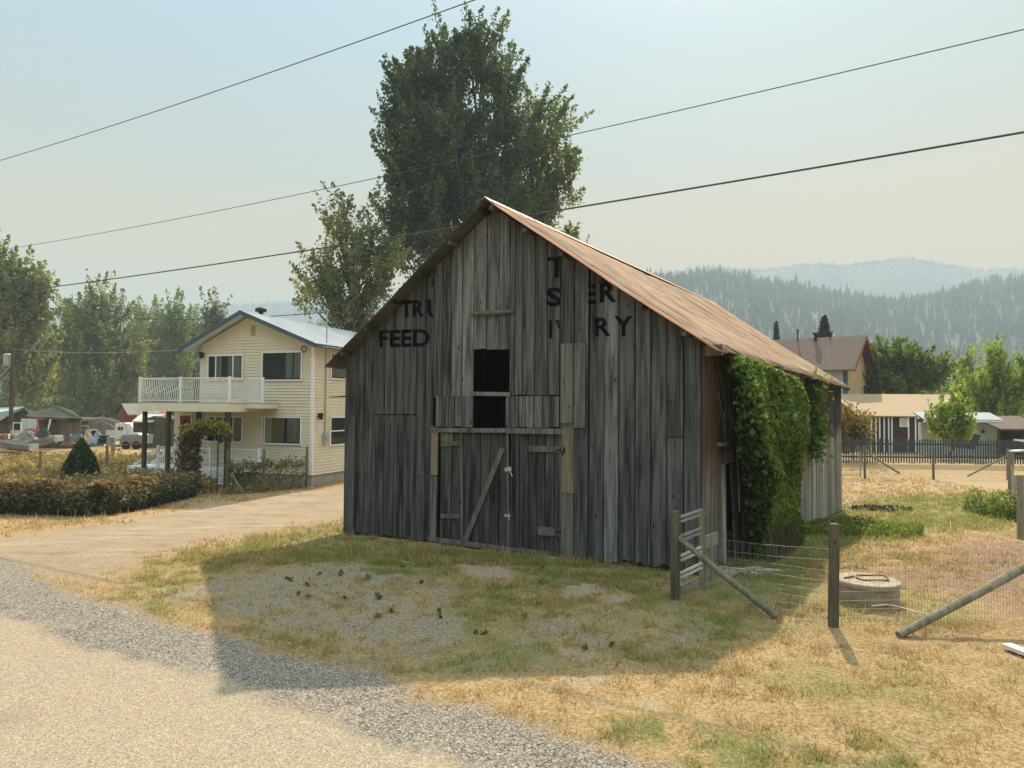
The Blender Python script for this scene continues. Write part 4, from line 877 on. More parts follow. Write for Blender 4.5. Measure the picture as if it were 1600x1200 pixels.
def tree(name, label, Y, lobes_px, base_px, leafm, n_clump, per, leaf, cs, trunk_r, seed, group=None, up=1.6, ry=.9, gz=None, trunk_top=.75, cat='tree', limbs=26, spray=.55):
    """lobes_px: (px, py, rx, ry) ellipses of the crown as measured in the photo, at distance Y"""
    g = np.random.default_rng(seed); sc_ = Y/F; b_ = P(base_px, 640, Y); z0 = ghf(b_.x, b_.y) if gz is None else gz
    L = []
    for (x, y, rx, ry_, *dy) in lobes_px:
        c = P(x, y, Y+(dy[0] if dy else 0)); L.append((c.x, c.y, c.z, rx*sc_, rx*sc_*ry, ry_*sc_))
    t = thing(name, label, cat, (b_.x, b_.y, z0), group)
    pts, tone, cc = crown_pts(L, n_clump, per, g, cs, up, spray); k = pts[:, 2] > z0+.4; pts, tone = pts[k], tone[k]
    tone = np.clip(tone+(vnoise(pts[:, 0]*1.3, pts[:, 2], cs*2.2, seed)-.5)*.5, 0, 1)
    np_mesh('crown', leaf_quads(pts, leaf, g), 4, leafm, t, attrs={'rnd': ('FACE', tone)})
    mb = MB(); ztop = max(l_[2]+l_[5]*.6 for l_ in L); zt = z0+(ztop-z0)*trunk_top; top = max(L, key=lambda q: q[2])
    def tr_pt(f): return Vector((b_.x+(top[0]-b_.x)*f*f, b_.y+(top[1]-b_.y)*f*f, z0+(zt-z0)*f))
    mb.tube([tr_pt(f)+Vector((g.normal()*.08, 0, 0)) for f in np.linspace(0, 1, 9)], [trunk_r*(1-.85*f)*(1+.5*(f == 0)) for f in np.linspace(0, 1, 9)], 9)
    idx = g.choice(len(cc), min(limbs, len(cc)), replace=False)
    for i in idx:
        q = Vector(cc[i]); f = np.clip((q.z-z0)/(zt-z0)*.75-.05*g.random(), .12, .95); a = tr_pt(f)
        if (q-a).length > .4: mid = a.lerp(q, .5)+Vector((0, 0, (q-a).length*-.08)); mb.tube([a, mid, q], [trunk_r*.28*(1-.6*f)+.02, trunk_r*.16+.012, .012], 5)
    mb.build('trunk', BARK, t, smooth=True); return t
# the big cottonwood group behind the barn
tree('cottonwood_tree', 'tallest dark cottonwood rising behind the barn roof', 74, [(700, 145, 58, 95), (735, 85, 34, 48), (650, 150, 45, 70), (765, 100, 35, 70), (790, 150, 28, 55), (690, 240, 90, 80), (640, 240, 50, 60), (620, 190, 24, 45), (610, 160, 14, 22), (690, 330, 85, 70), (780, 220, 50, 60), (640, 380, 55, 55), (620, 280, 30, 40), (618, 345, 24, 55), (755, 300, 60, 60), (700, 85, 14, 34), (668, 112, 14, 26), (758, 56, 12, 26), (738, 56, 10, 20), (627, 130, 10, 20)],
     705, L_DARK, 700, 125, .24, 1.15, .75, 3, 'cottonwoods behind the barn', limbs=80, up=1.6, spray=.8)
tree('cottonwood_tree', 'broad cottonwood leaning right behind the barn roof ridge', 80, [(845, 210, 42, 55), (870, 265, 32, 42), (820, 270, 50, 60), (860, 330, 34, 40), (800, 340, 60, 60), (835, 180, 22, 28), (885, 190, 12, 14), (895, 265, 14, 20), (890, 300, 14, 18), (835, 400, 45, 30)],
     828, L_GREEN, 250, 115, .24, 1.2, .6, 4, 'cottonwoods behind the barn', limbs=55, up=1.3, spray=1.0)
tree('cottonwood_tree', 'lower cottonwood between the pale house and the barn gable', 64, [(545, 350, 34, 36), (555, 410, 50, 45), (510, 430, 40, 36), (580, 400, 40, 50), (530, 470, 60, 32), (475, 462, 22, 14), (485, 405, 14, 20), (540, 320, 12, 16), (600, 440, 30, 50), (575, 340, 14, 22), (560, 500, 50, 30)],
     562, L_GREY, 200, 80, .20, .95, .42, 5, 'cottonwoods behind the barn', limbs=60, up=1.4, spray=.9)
tree('cottonwood_tree', 'small treetop showing just over the sunlit barn roof', 84, [(893, 378, 13, 12), (885, 400, 22, 20)], 880, L_GREY, 36, 80, .24, 1.0, .3, 6, 'cottonwoods behind the barn')
# left hand trees
tree('poplar_tree', 'tall dense tree at the left edge above the junk yard', 105, [(10, 430, 40, 55), (35, 480, 42, 60), (60, 450, 16, 28), (20, 560, 50, 70), (66, 500, 18, 24), (-30, 480, 50, 90), (50, 600, 32, 40), (75, 455, 10, 14)], 18, L_GREY, 430, 90, .32, 1.4, .5, 7, 'trees beyond the junk yard')
tree('poplar_tree', 'rounded grey green poplar left of the balcony', 135, [(150, 500, 42, 40), (130, 550, 48, 60), (185, 560, 44, 60), (160, 610, 66, 50), (110, 500, 16, 24), (145, 470, 14, 14), (180, 485, 16, 20), (205, 600, 28, 44)], 158, L_GREY, 430, 90, .36, 1.7, .5, 8, 'trees beyond the junk yard')
tree('poplar_tree', 'darker poplar in the gap beside the left edge tree', 160, [(85, 590, 30, 60), (100, 620, 30, 40), (62, 620, 30, 40), (92, 540, 14, 30)], 88, L_GREY, 200, 66, .42, 1.9, .5, 9, 'trees beyond the junk yard')
for i, (x, y, rx, ry_, Y, lab, lm) in enumerate([(222, 545, 22, 58, 173, 'slim poplar just left of the balcony end', L_GREY), (248, 540, 24, 54, 184, 'poplar with a blunt top behind the balcony', L_GREY), (274, 542, 24, 60, 178, 'bright green pointed poplar behind the balcony', L_YEL), (302, 545, 24, 52, 189, 'poplar behind the left roof edge of the house', L_GREY), (334, 520, 13, 46, 161, 'narrow wispy poplar top beside the house gable', L_GREY), (210, 560, 20, 50, 198, 'farthest poplar in the row left of the house', L_YEL)]):
    tree('poplar_tree', lab, Y, [(x, y, rx, ry_), (x, y-ry_*.6, rx*.55, ry_*.5), (x+rx*.4, y-ry_*.3, rx*.5, ry_*.5), (x-rx*.3, y+40, rx, 50), (x+3, y+70, rx, 50)], x, lm, 130, 70, .46, 2.1, .5, 20+i, 'poplars behind the pale house', up=2.4)
# right hand trees
tree('maple_tree', 'dark round tree behind the metal roofed shed', 66, [(1400, 585, 38, 38), (1370, 590, 26, 40), (1440, 585, 36, 28), (1385, 560, 26, 20), (1420, 565, 26, 18), (1465, 595, 18, 24), (1350, 600, 16, 30)], 1410, L_YEL, 360, 70, .18, .62, .3, 31, up=.9)
tree('birch_tree', 'light green feathery tree at the right edge', 58, [(1555, 570, 20, 34), (1570, 600, 30, 36), (1595, 610, 30, 34), (1545, 610, 26, 34), (1560, 645, 40, 26), (1556, 548, 9, 14), (1520, 610, 12, 18), (1612, 580, 18, 30)], 1570, L_LIME, 360, 60, .14, .5, .18, 32)
tree('birch_tree', 'hazy pale tree rising behind the garage gable', 82, [(1505, 600, 12, 34), (1500, 630, 20, 24), (1512, 565, 7, 20)], 1503, L_LIME, 110, 50, .2, .7, .18, 33, gz=.0)
tree('sapling', 'bright yellow green sapling in front of the white garage', 46.5, [(1485, 660, 20, 16), (1500, 645, 14, 14), (1468, 665, 16, 14), (1488, 680, 22, 14), (1475, 640, 10, 12), (1505, 668, 14, 14), (1496, 625, 7, 10), (1455, 655, 8, 6)], 1486, L_LIME, 150, 44, .13, .36, .07, 34, ry=.9)
tree('leafy_bush', 'autumn tinted bush between the barn corner and the picket fence', 44, [(1325, 668, 12, 22), (1345, 680, 14, 18), (1318, 690, 14, 16), (1357, 688, 7, 8)], 1333, leafmat('amber_leaf', (.12, .09, .03), (.24, .18, .05), (.34, .2, .06), .35), 130, 36, .12, .5, .05, 35, cat='bush')
def conifer(name, label, px_, py_top, py_base, Y, rpx, seed, n=2600, leafm=L_FIR, group=None, leaf=.32):
    g = np.random.default_rng(seed); t = P(px_, py_top, Y); bt = P(px_, py_base, Y); z0 = ghf(t.x, t.y); H_ = t.z-bt.z; Rr = rpx*Y/F
    o = thing(name, label, 'tree', (t.x, t.y, z0), group)
    k = g.random(n)**.75; tier = np.floor(k*11)/11; lay = (k-tier)*11; a = g.uniform(0, 6.28, n); br = .8+.35*np.sin(a*5+tier*40)
    r = Rr*(tier+.12)*(.35+.65*g.random(n))*br*(.65+.35*lay); p = np.stack([t.x+r*np.cos(a), t.y+r*np.sin(a), t.z-H_*k-r*.12], 1)
    np_mesh('crown', leaf_quads(p, leaf, g, -.2, 2), 4, leafm, o, attrs={'rnd': ('FACE', g.random(n))})
    mb = MB(); mb.tube([(t.x, t.y, z0), (t.x, t.y, t.z-.2)], [.25, .03], 7); mb.build('trunk', BARK, o)
conifer('spruce_tree', 'dark spruce poking over the brown shingle roof', 1288, 494, 545, 85, 17, 41)
conifer('spruce_tree', 'hazy spruce standing left of the brown shingle roof', 1213, 503, 560, 110, 10, 42, 1800)
# clipped conical shrub in the yard
gp_ = G(128, 735); Ys = 31.0; q = P(128, 684, Ys); b_ = P(128, 735, Ys); g = np.random.default_rng(5); N = 9000
o = thing('conical_shrub', 'clipped dark green cone shrub standing behind the hedge', 'shrub', (q.x, q.y, ghf(q.x, q.y)))
k = g.random(N)**.6; a = g.uniform(0, 6.28, N); zb_ = ghf(q.x, q.y)+.1; Hs_ = q.z-zb_; Rr = 27*Ys/F
r = Rr*np.clip(np.sin(np.clip(k, 0, 1)*1.75)*1.0, 0, 1)*(.82+.2*g.random(N))+.03*np.sin(a*9)
np_mesh('foliage', leaf_quads(np.stack([q.x+r*np.cos(a), q.y+r*np.sin(a), q.z-Hs_*k], 1), .075, g), 4, L_CON, o, attrs={'rnd': ('FACE', g.random(N))})
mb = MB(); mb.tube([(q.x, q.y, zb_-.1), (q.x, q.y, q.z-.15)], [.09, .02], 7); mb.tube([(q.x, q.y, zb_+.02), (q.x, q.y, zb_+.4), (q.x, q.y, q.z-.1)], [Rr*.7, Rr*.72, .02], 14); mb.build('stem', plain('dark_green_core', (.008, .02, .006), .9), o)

# hedge: overgrown fence line, russet on top
h0, h1, h2 = G(-60, 800), G(150, 806), G(292, 776); HH = 1.15
def hedge_pts(N, g, path, w, hfun, shell=.55):
    seg = np.array([[p.x, p.y] for p in path]); d = np.diff(seg, axis=0); L = np.hypot(*d.T); c = np.concatenate([[0], L.cumsum()])
    s = g.random(N)*c[-1]; i = np.clip(np.searchsorted(c, s)-1, 0, len(L)-1); f = (s-c[i])/L[i]; xy = seg[i]+d[i]*f[:, None]; nn = np.stack([d[i][:, 1], -d[i][:, 0]], 1)/L[i][:, None]
    h = hfun(s/c[-1])*(.85+.3*vnoise(s*1.0, s*0, .9, 3)); a = g.uniform(0, 6.28, N); rr = g.random(N)**.35
    off = np.cos(a)*rr*w*(.8+.5*vnoise(s, s*0+3, .5, 6)); zz = (np.sin(a)*rr*.5+.5)*h
    x = xy[:, 0]+nn[:, 0]*off; y = xy[:, 1]+nn[:, 1]*off
    return np.stack([x, y, gh(x, y)+zz], 1), zz/h.max()
g = np.random.default_rng(9); hp_, hz_ = hedge_pts(30000, g, (h0, h1, h2), .55, lambda s: 1.1-.12*s)
o = thing('hedge', 'low overgrown hedge along the driveway, green below and russet on top', 'hedge', tuple(h1))
top = hz_+g.normal(0, .14, len(hz_)) > .60
np_mesh('foliage', leaf_quads(hp_[~top], .10, g), 4, L_HEDGE, o, attrs={'rnd': ('FACE', np.clip(g.normal(.45, .25, (~top).sum()), 0, 1))})
np_mesh('russet_top', leaf_quads(hp_[top], .095, g), 4, L_RUSTY, o, attrs={'rnd': ('FACE', np.clip(g.normal(.35+.25*(hp_[top][:, 2] > 0.55), .25, top.sum()), 0, 1))})
mb = MB()
for i in range(140):
    q = Vector(hp_[rnd.randrange(len(hp_))]); z_ = ghf(q.x, q.y); mb.tube([(q.x, q.y, z_), (q.x+rnd.uniform(-.2, .2), q.y, (z_+q.z)/2), tuple(q)], [.018, .012, .006], 4)
mb.build('stems', BARK, o)
# dry weeds behind the hedge: yellow ground cover
def weeds(name, label, cx, cy, rx, ry, N, mat, leaf, h, seed, yaw=0):
    g = np.random.default_rng(seed); a = g.uniform(0, 6.28, N); r = np.sqrt(g.random(N)); x = cx+r*np.cos(a)*rx; y = cy+r*np.sin(a)*ry
    z = gh(x, y)+g.random(N)**1.5*h*(.4+.9*vnoise(x, y, .6, seed))
    o = np_mesh(name, leaf_quads(np.stack([x, y, z], 1), leaf, g, 1.0, 2.2), 4, mat, origin=(cx, cy, ghf(cx, cy)), attrs={'rnd': ('FACE', g.random(N))}); return tag(o, label, 'weeds', kind='stuff')
STRAWL = leafmat('dry_weed', (.17, .125, .06), (.29, .22, .11), (.40, .33, .17), .3)
p = P(90, 725, 29.5); weeds('weeds', 'dry golden weeds behind the hedge', p.x, p.y, 6.5, 3, 16000, STRAWL, .09, .75, 51)
p = P(230, 715, 42); weeds('weeds', 'dry golden weeds by the junk yard', p.x, p.y, 14, 7, 16000, STRAWL, .10, .5, 52)
# arbour grown over with vine
YA = G(340, 773).y
pA, pB = G(283, 765), G(343, 770); pB = P(340, 700, YA); pA = P(286, 700, YA+.3)
o = thing('arbour', 'garden arbour smothered in yellowing vine beside the hedge', 'arbour', (pA.x, pA.y, ghf(pA.x, pA.y)))
arc = []
zg_ = ghf(pA.x, pA.y); zt_ = P(316, 664, YA).z
for dy in (0, .7):
    mb = MB(); pts_ = [Vector((pA.x, pA.y+dy, zg_)), Vector((pA.x, pA.y+dy, zt_-.75))]+[Vector((pA.x+(pB.x-pA.x)*(.5-.5*math.cos(a)), pA.y+dy, zt_-.75+.65*math.sin(a))) for a in np.linspace(.2, math.pi-.2, 8)]+[Vector((pB.x, pB.y+dy, zt_-.75)), Vector((pB.x, pB.y+dy, zg_))]
    mb.tube(pts_, .018, 5)
    for k in range(7): mb.tube([(pB.x, pB.y+dy, zg_+.2+k*.25), (pB.x-.25, pB.y+dy, zg_+.2+k*.25)], .008, 4)
    mb.tube([(pB.x-.25, pB.y+dy, zg_), (pB.x-.25, pB.y+dy, zt_-.8)], .012, 4)
    mb.build('frame', BLK, o); arc = pts_
g = np.random.default_rng(12); N = 15000; t = np.where(g.random(N) < .35, g.random(N), g.random(N)**.8*8.4); i = np.clip(t.astype(int), 0, len(arc)-2); A_ = np.array([list(v) for v in arc]); f = (t-i)[:, None]
pts = A_[i]*(1-f)+A_[i+1]*f + g.normal(size=(N, 3))*np.where(t < 1, .19, .13)[:, None]; pts[:, 1] -= .35*g.random(N); k = t < 1; pts[k, 2] += g.normal(0, .3, k.sum()); pts = pts[pts[:, 2] > zg_]
hi = pts[:, 2] > zt_-.42
np_mesh('foliage', leaf_quads(pts[hi], .09, g), 4, leafmat('yellow_vine_leaf', (.12, .12, .03), (.24, .22, .05), (.36, .30, .07), .35), o, attrs={'rnd': ('FACE', g.random(hi.sum()))})
np_mesh('withered_foliage', leaf_quads(pts[~hi], .085, g, -.5), 4, leafmat('withered_leaf', (.07, .045, .03), (.15, .10, .06), (.20, .19, .07), .2), o, attrs={'rnd': ('FACE', g.random((~hi).sum()))})
# wire fence with withered vine in front of the house
fa, fb, fc = P(356, 700, YA+.1), P(413, 700, YA+.9), P(480, 700, YA+2.6)
o = thing('vine_fence', 'low wire fence with sparse withering vines in front of the house', 'fence', (fa.x, fa.y, ghf(fa.x, fa.y)))
FP = woodmat('fence_post', (.10, .085, .06), (.24, .21, .15), stain=.3); WIRE = plain('fence_wire', (.20, .19, .18), .5, .2, 20, .6)
for q, yt in ((fa, 702), (fb, 702), (fc, 697)):
    mb = MB(); zt2 = P(400, yt, q.y).z; mb.tube([(q.x, q.y, ghf(q.x, q.y)-.1), (q.x, q.y, zt2)], .055, 7); mb.build('fence_post', FP, o)
mb = MB()
for a_, b2 in ((fa, fb), (fb, fc)):
    for k in range(7):
        z_ = ghf(a_.x, a_.y)+.1+k*.19; mb.tube([(a_.x, a_.y, z_), (b2.x, b2.y, z_)], .004, 3)
    for k in range(16): p = a_.lerp(b2, k/16); mb.tube([(p.x, p.y, ghf(p.x, p.y)), (p.x, p.y, ghf(p.x, p.y)+1.2)], .003, 3)
mb.build('wire_mesh', WIRE, o); mb = MB(); mb.beam(P(362, 741, YA+.1), P(380, 770, YA-.3), .06, .06); mb.build('brace', FP, o)
g = np.random.default_rng(13); N = 1900; t = g.random(N); seg = t*2; i = (seg >= 1).astype(int); AA = np.array([list(fa), list(fb), list(fc)]); f = (seg-i)[:, None]; pts = AA[i]*(1-f)+AA[i+1]*f
u_ = g.random(N); band = np.where(u_ < .55, 1.18-.22*np.sin(t*12)**2*.6, np.where(u_ < .8, .55, .15)); pts[:, 2] = gh(pts[:, 0], pts[:, 1])+band+g.normal(0, .12, N); pts[:, 1] += g.normal(0, .12, N)
np_mesh('foliage', leaf_quads(pts, .085, g), 4, leafmat('fading_leaf', (.13, .11, .07), (.22, .21, .13), (.28, .30, .15), .3), o, attrs={'rnd': ('FACE', g.random(N))})
mb = MB()
for k in range(40):
    p = Vector(AA[0]).lerp(Vector(AA[2]), rnd.random()); z_ = ghf(p.x, p.y); mb.tube([(p.x, p.y, z_), (p.x+rnd.uniform(-.3, .3), p.y, z_+.6), (p.x+rnd.uniform(-.8, .8), p.y, z_+1.15)], .008, 4)
mb.build('stems', TWIG, o)
# climbing vine on the barn's side wall: hangs from the eave as a thick curtain
RpV = Plane((K[0]+Rp.n.x*.5, K[1]+Rp.n.y*.5), BK); s0_, s1_ = RpV.at(1152, 600)[0], RpV.at(1234, 640)[0]
o = thing('climbing_vine', 'thick green vine hanging down the shaded side wall of the barn', 'vine', tuple(Rp.pt((s0_+s1_)/2, ghf(7.5, 19), .3)))
g = np.random.default_rng(14); N = 54000; s = g.random(N)**.9; w = g.random(N)
S_ = s0_+(s1_-s0_)*s; zt2 = 4.18-.25*s; lo = -.35+g.random(N)*.4
# lower left becomes bare stems: fewer leaves there
z = zt2-(zt2-lo)*w; keepp = np.clip(1.25-1.25*np.clip((2.0-z)/2.2, 0, 1)*(1-s)**.7*.8, .35, 1) ; k = g.random(N) < keepp
z, S_, s, w = z[k], S_[k], s[k], w[k]; n_ = len(z)
left = s0_ + .0 + np.clip((3.2-z)/3, 0, 1)*1.7; S_ = np.maximum(S_, left-.15*g.random(n_)); S_ += g.normal(0, .1, n_)
prof = .55+.35*np.sin(np.clip((z+.3)/4.4, 0, 1)*math.pi*.9) + .25*(vnoise(S_, z, .8, 70)-.5)*2
outw = prof*(.35+.65*g.random(n_)**.5)*np.clip((s1_+.25-S_)/.5, .25, 1); z = z - .25*outw**2*(z > 3)
pts = np.array([list(Rp.pt(a, c, d)) for a, c, d in zip(S_, z, outw+.03)])
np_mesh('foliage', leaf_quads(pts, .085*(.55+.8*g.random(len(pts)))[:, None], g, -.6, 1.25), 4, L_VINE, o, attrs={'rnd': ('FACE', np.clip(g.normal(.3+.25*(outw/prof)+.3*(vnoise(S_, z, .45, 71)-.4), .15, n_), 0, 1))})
mb = MB()
for k in range(150):
    a = s0_+.9+(s1_-s0_-.9)*rnd.random()*.8; z_ = rnd.uniform(1.2, 3.2); sp = rnd.uniform(-.2, .8); pts_ = []
    for j in range(6):
        f = j/5; pts_.append(Rp.pt(a+sp*f*.8+rnd.uniform(-.05, .05), z_*(1-f)+(-.3)*f, .25+.35*math.sin(f*2.2)+rnd.uniform(-.08, .1)+.25*f))
    mb.tube(pts_, [.008, .008, .007, .006, .005, .004], 4, cap=False)
for k in range(9):
    a = s0_-rnd.uniform(-.9, .6); z_ = 4.1; pts_ = [Rp.pt(a+rnd.uniform(-.1, .1)+.25*f, z_-f*rnd.uniform(.9, 1.9), .08+.2*f) for f in np.linspace(0, 1, 5)]; mb.tube(pts_, .005, 4, cap=False)
mb.build('stems', DTWIG, o)
# small shoot right of the vine and weeds at its foot
g = np.random.default_rng(15); N = 900; u_ = g.random(N); sa = Rp.at(1262, 640)[0]
pts = np.array([list(Rp.pt(sa+g.normal(0, .22), 3.9-2.2*a+g.normal(0, .2), .25+.15*g.normal())) for a in u_]); np_mesh('loose_foliage', leaf_quads(pts, .12, g, -.4, 1.2), 4, L_VINE, o, attrs={'rnd': ('FACE', .3+.6*g.random(N))})
p = Rp.pt(Rp.at(1258, 800)[0], 0, 1.1); weeds('weeds', 'fresh green weeds spreading at the foot of the barn vine', p.x, p.y, 2.0, 1.5, 8500, L_WEED, .045, .3, 53)
p = P(1606, 790, 23); weeds('weeds', 'green ivy and weeds at the right hand fence', p.x, p.y, .5, 3.2, 4200, L_WEED, .06, .8, 54)

# understorey thickets that close the view under the far trees
def thicket(name, label, Y, x0, x1, y0, n_, mat, leaf, seed):
    g = np.random.default_rng(seed); px_ = g.uniform(x0, x1, n_); Yv = Y+g.uniform(-6, 6, n_); hz = 635+.0075*(px_-800); x = (px_-800)/F*Yv; z0 = gh(x, Yv)
    ht = (hz-y0)/F*Y*(.6+.7*vnoise(x, x*0+seed, Y*.05, seed))+2.5; z = z0+ht*g.random(n_)**.8
    o = np_mesh(name, leaf_quads(np.stack([x, Yv, z], 1), leaf, g), 4, mat, origin=((x0+x1-1600)/2/F*Y, Y, -.5), attrs={'rnd': ('FACE', np.clip(g.normal(.35, .2, n_), 0, 1))}); tag(o, label, 'thicket', kind='stuff')
thicket('thicket', 'dark undergrowth below the far trees on the left', 150, -60, 400, 610, 26000, L_GREY, .42, 81)
thicket('thicket', 'hazy undergrowth behind the outbuildings on the right', 130, 1290, 1700, 600, 16000, L_GREY, .42, 82)

g = np.random.default_rng(93); P_ = []
for (x, y, k) in ((470, 905, 14), (480, 915, 10), (560, 890, 8), (500, 940, 10), (545, 905, 6), (660, 897, 12), (580, 960, 10), (860, 905, 8), (940, 1015, 8), (760, 985, 8), (880, 960, 10), (620, 935, 8), (710, 960, 8)):
    for j in range(k//4):
        c = G(x+g.normal()*26, y+g.normal()*8); n_ = 12; r = g.uniform(.02, .055); a = g.uniform(0, 6.28, n_); q = r*np.sqrt(g.random(n_)); P_.append(np.stack([c.x+q*np.cos(a), c.y+q*np.sin(a), c.z+.01+.05*g.random(n_)], 1))
P_ = np.concatenate(P_); c = G(700, 950)
tag(np_mesh('low_weeds', leaf_quads(P_, .035, g, .4, 2.2), 4, leafmat('rosette_leaf', (.05, .065, .03), (.11, .13, .055), (.18, .19, .08), .2), origin=tuple(c), attrs={'rnd': ('FACE', g.random(len(P_)))}), 'small dark weeds dotting the gravelly ground before the barn', 'weeds', kind='stuff')
# ------------------------------------------------------------------ hills and forest
def skyline(pts, xs): a = np.array(pts, float); return np.interp(xs, a[:, 0], a[:, 1])
def hill(name, pts, Y0, Y1, Y2, col, seed, tree_h, ntree, label):
    xs = np.linspace(-900, 2500, 260); sky = skyline(pts, xs); hz = 635+.0075*(xs-800)
    tan_ = (xs-800)/F; rows = 26; V = []
    for j in range(rows):
        f = j/(rows-1); Y = Y0+(Y2-Y0)*f; g1 = (Y-Y0)/(Y1-Y0); pr = math.sin(min(g1, 1)*math.pi/2)**1.3 if g1 < 1 else 1-.6*((Y-Y1)/(Y2-Y1))**1.5
        zz = CAMZ+(hz-sky)/F*Y1; x = tan_*Y; z = (zz+1)*pr-1 + (vnoise(x, x*0+Y, Y1*.07, seed)-.5)*Y1*.02*pr*(g1 < .95)
        V.append(np.stack([x, np.full_like(x, Y), z-tree_h*.75*pr], 1))
    V = np.array(V); nr, nc = V.shape[:2]; ii = np.arange(nr*nc).reshape(nr, nc); f_ = np.stack([ii[:-1, :-1], ii[:-1, 1:], ii[1:, 1:], ii[1:, :-1]], -1).reshape(-1, 4)
    m = plain(name+'_ground', col, .95, .35, .01, bmp=0); o = np_mesh(name, V.reshape(-1, 3), 4, m, faces=f_, smooth=True); tag(o, kind='structure')
    # conifers on it, as one far-off wood
    g = np.random.default_rng(seed); jf = g.random(ntree)**.8*(rows-1)*((Y1-Y0)/(Y2-Y0)+.06); cf = g.uniform(30, 235, ntree)
    top_n = ntree//5; jf[:top_n] = (rows-1)*((Y1-Y0)/(Y2-Y0))*g.uniform(.93, 1.04, top_n)
    j = np.clip(jf.astype(int), 0, rows-2); c = cf.astype(int); a = (jf-j)[:, None]; b = (cf-c)[:, None]
    base = (V[j, c]*(1-b)+V[j, c+1]*b)*(1-a)+(V[j+1, c]*(1-b)+V[j+1, c+1]*b)*a
    h = tree_h*g.uniform(.4, 1.2, ntree)*(.7+.6*vnoise(base[:, 0], base[:, 1], Y1*.03, seed+5))*np.where(g.random(ntree) < .06, 1.4, 1); w = h*g.uniform(.13, .2, ntree)
    tiers = 4 if Y0 < 900 else 2; k = 5; parts_ = []
    ang = np.arange(k)*2*np.pi/k
    for t_ in range(tiers):
        z0 = h*(.06+.8*t_/tiers); z1 = h*min(1, (.06+.8*(t_+1)/tiers)+.2); r = w*(1-.75*t_/tiers)
        ph = g.uniform(0, 6.28, ntree)[:, None]; rj = r[:, None]*g.uniform(.6, 1.35, (ntree, k)); bx = base[:, None, 0]+rj*np.cos(ang+ph); by = base[:, None, 1]+rj*np.sin(ang+ph); bz = base[:, None, 2]+z0[:, None]*np.ones((1, k))-r[:, None]*g.uniform(0, .5, (ntree, k))
        B = np.stack([bx, by, bz], -1); T = np.stack([base[:, 0], base[:, 1], base[:, 2]+z1], -1)[:, None, :].repeat(k, 1)
        parts_.append(np.stack([B, np.roll(B, -1, 1), T], 2).reshape(-1, 3))
    tone = np.concatenate([np.repeat(g.random(ntree), k)]*tiers)
    w_ = np_mesh(name+'_wood', np.concatenate(parts_), 3, FIRM, attrs={'rnd': ('FACE', tone)}); w_.name = 'conifer_forest'; tag(w_, label, 'forest', kind='stuff')
m, n, l, b = newmat('far_conifer', .9, .1); l.new(ramp(n, l, attr(n, 'rnd'), [(0, (.014, .028, .026)), (.6, (.026, .044, .036)), (1, (.045, .062, .045))]), b.inputs['Base Color']); FIRM = m
hill('hills', [(-900, 560), (300, 545), (700, 480), (900, 440), (1019, 437), (1086, 441), (1112, 442), (1172, 447), (1210, 453), (1289, 461), (1337, 471), (1394, 480), (1430, 477), (1450, 473), (1487, 466), (1525, 457), (1600, 449), (1700, 440), (2500, 430)], 520, 1350, 1700, (.018, .032, .025), 61, 16, 30000, 'hazy conifer forest on the nearer ridge')
hill('far_mountain', [(-900, 540), (500, 470), (900, 440), (1037, 429), (1075, 424), (1206, 419), (1262, 414), (1337, 412), (1394, 404), (1431, 407), (1525, 421), (1600, 429), (1800, 440), (2500, 450)], 1850, 2680, 3100, (.018, .032, .025), 62, 16, 26000, 'pale forest on the distant mountain')
# unseen wooded slope added behind the viewer to darken window reflections and low sky
g = np.random.default_rng(77); xs = np.linspace(-700, 700, 60); ys = np.linspace(-380, -70, 14); X, Y = np.meshgrid(xs, ys, indexing='ij'); Z = -.6+(-70-Y)*.42+(vnoise(X, Y, 40, 78)-.5)*14*(Y < -80)
ii = np.arange(60*14).reshape(60, 14); f_ = np.stack([ii[:-1, :-1], ii[1:, :-1], ii[1:, 1:], ii[:-1, 1:]], -1).reshape(-1, 4)
tag(np_mesh('unseen_slope', np.stack([X, Y, Z], -1).reshape(-1, 3), 4, plain('unseen_slope_green', (.035, .05, .03), .95, .5, .08, bmp=0), faces=f_, smooth=True), kind='structure')
# ------------------------------------------------------------------ houses and sheds to the right
def Pl(Y, px_=1400):                       # wall facing the camera at distance Y
    p = P(px_, 640, Y); return Plane((p.x, p.y), (1, -.03))
def face_box(name, pl, x0, x1, y0, z0, depth, mat, parent, out=0):
    u0, z1 = pl.at(x0, y0); u1, _ = pl.at(x1, y0); mb = MB(); mb.obox(pl.pt(u0, z0, out-depth), pl.u*(u1-u0), pl.n*depth, Vector((0, 0, z1-z0))); return mb.build(name, mat, parent)
SHIN = plain('brown_shingle', (.115, .085, .075), .95, .2, 3, bmp=.3); BEIGE = plain('beige_wall', (.40, .35, .27), .8, .08, 2); GREYW = plain('pale_grey_siding', (.42, .44, .43), .7, .06, 2)
TANW = plain('tan_wall', (.46, .34, .20), .8, .12, 2, rv=.1); DKRED = plain('dark_maroon_wall', (.055, .022, .02), .8, .2, 3); WHT = plain('white_paint', (.72, .76, .76), .6, .06, 2); RAFT = plain('red_rafter', (.16, .06, .045), .8, .2, 3)
TEALW = plain('pale_teal_wall', (.50, .62, .62), .6, .08, 2)
PH = Plane((28.3, 60), (-.78, .62)); PHG = Plane((28.3, 60), (.62, .78)); gA = ghf(28, 60); fd, gd = Vector((-.78, .62, 0)), Vector((.62, .78, 0)); o0 = Vector((28.3, 60, 0))
hA = thing('farmhouse', 'tall house with brown shingle roof and tan gable behind the barn eave', 'house', (28.3, 60, gA))
ze, zr = 6.43, 9.5; GL, FL = 8.0, 15
def HA(f, g_, z): v = o0+fd*f+gd*g_; v.z = z; return v
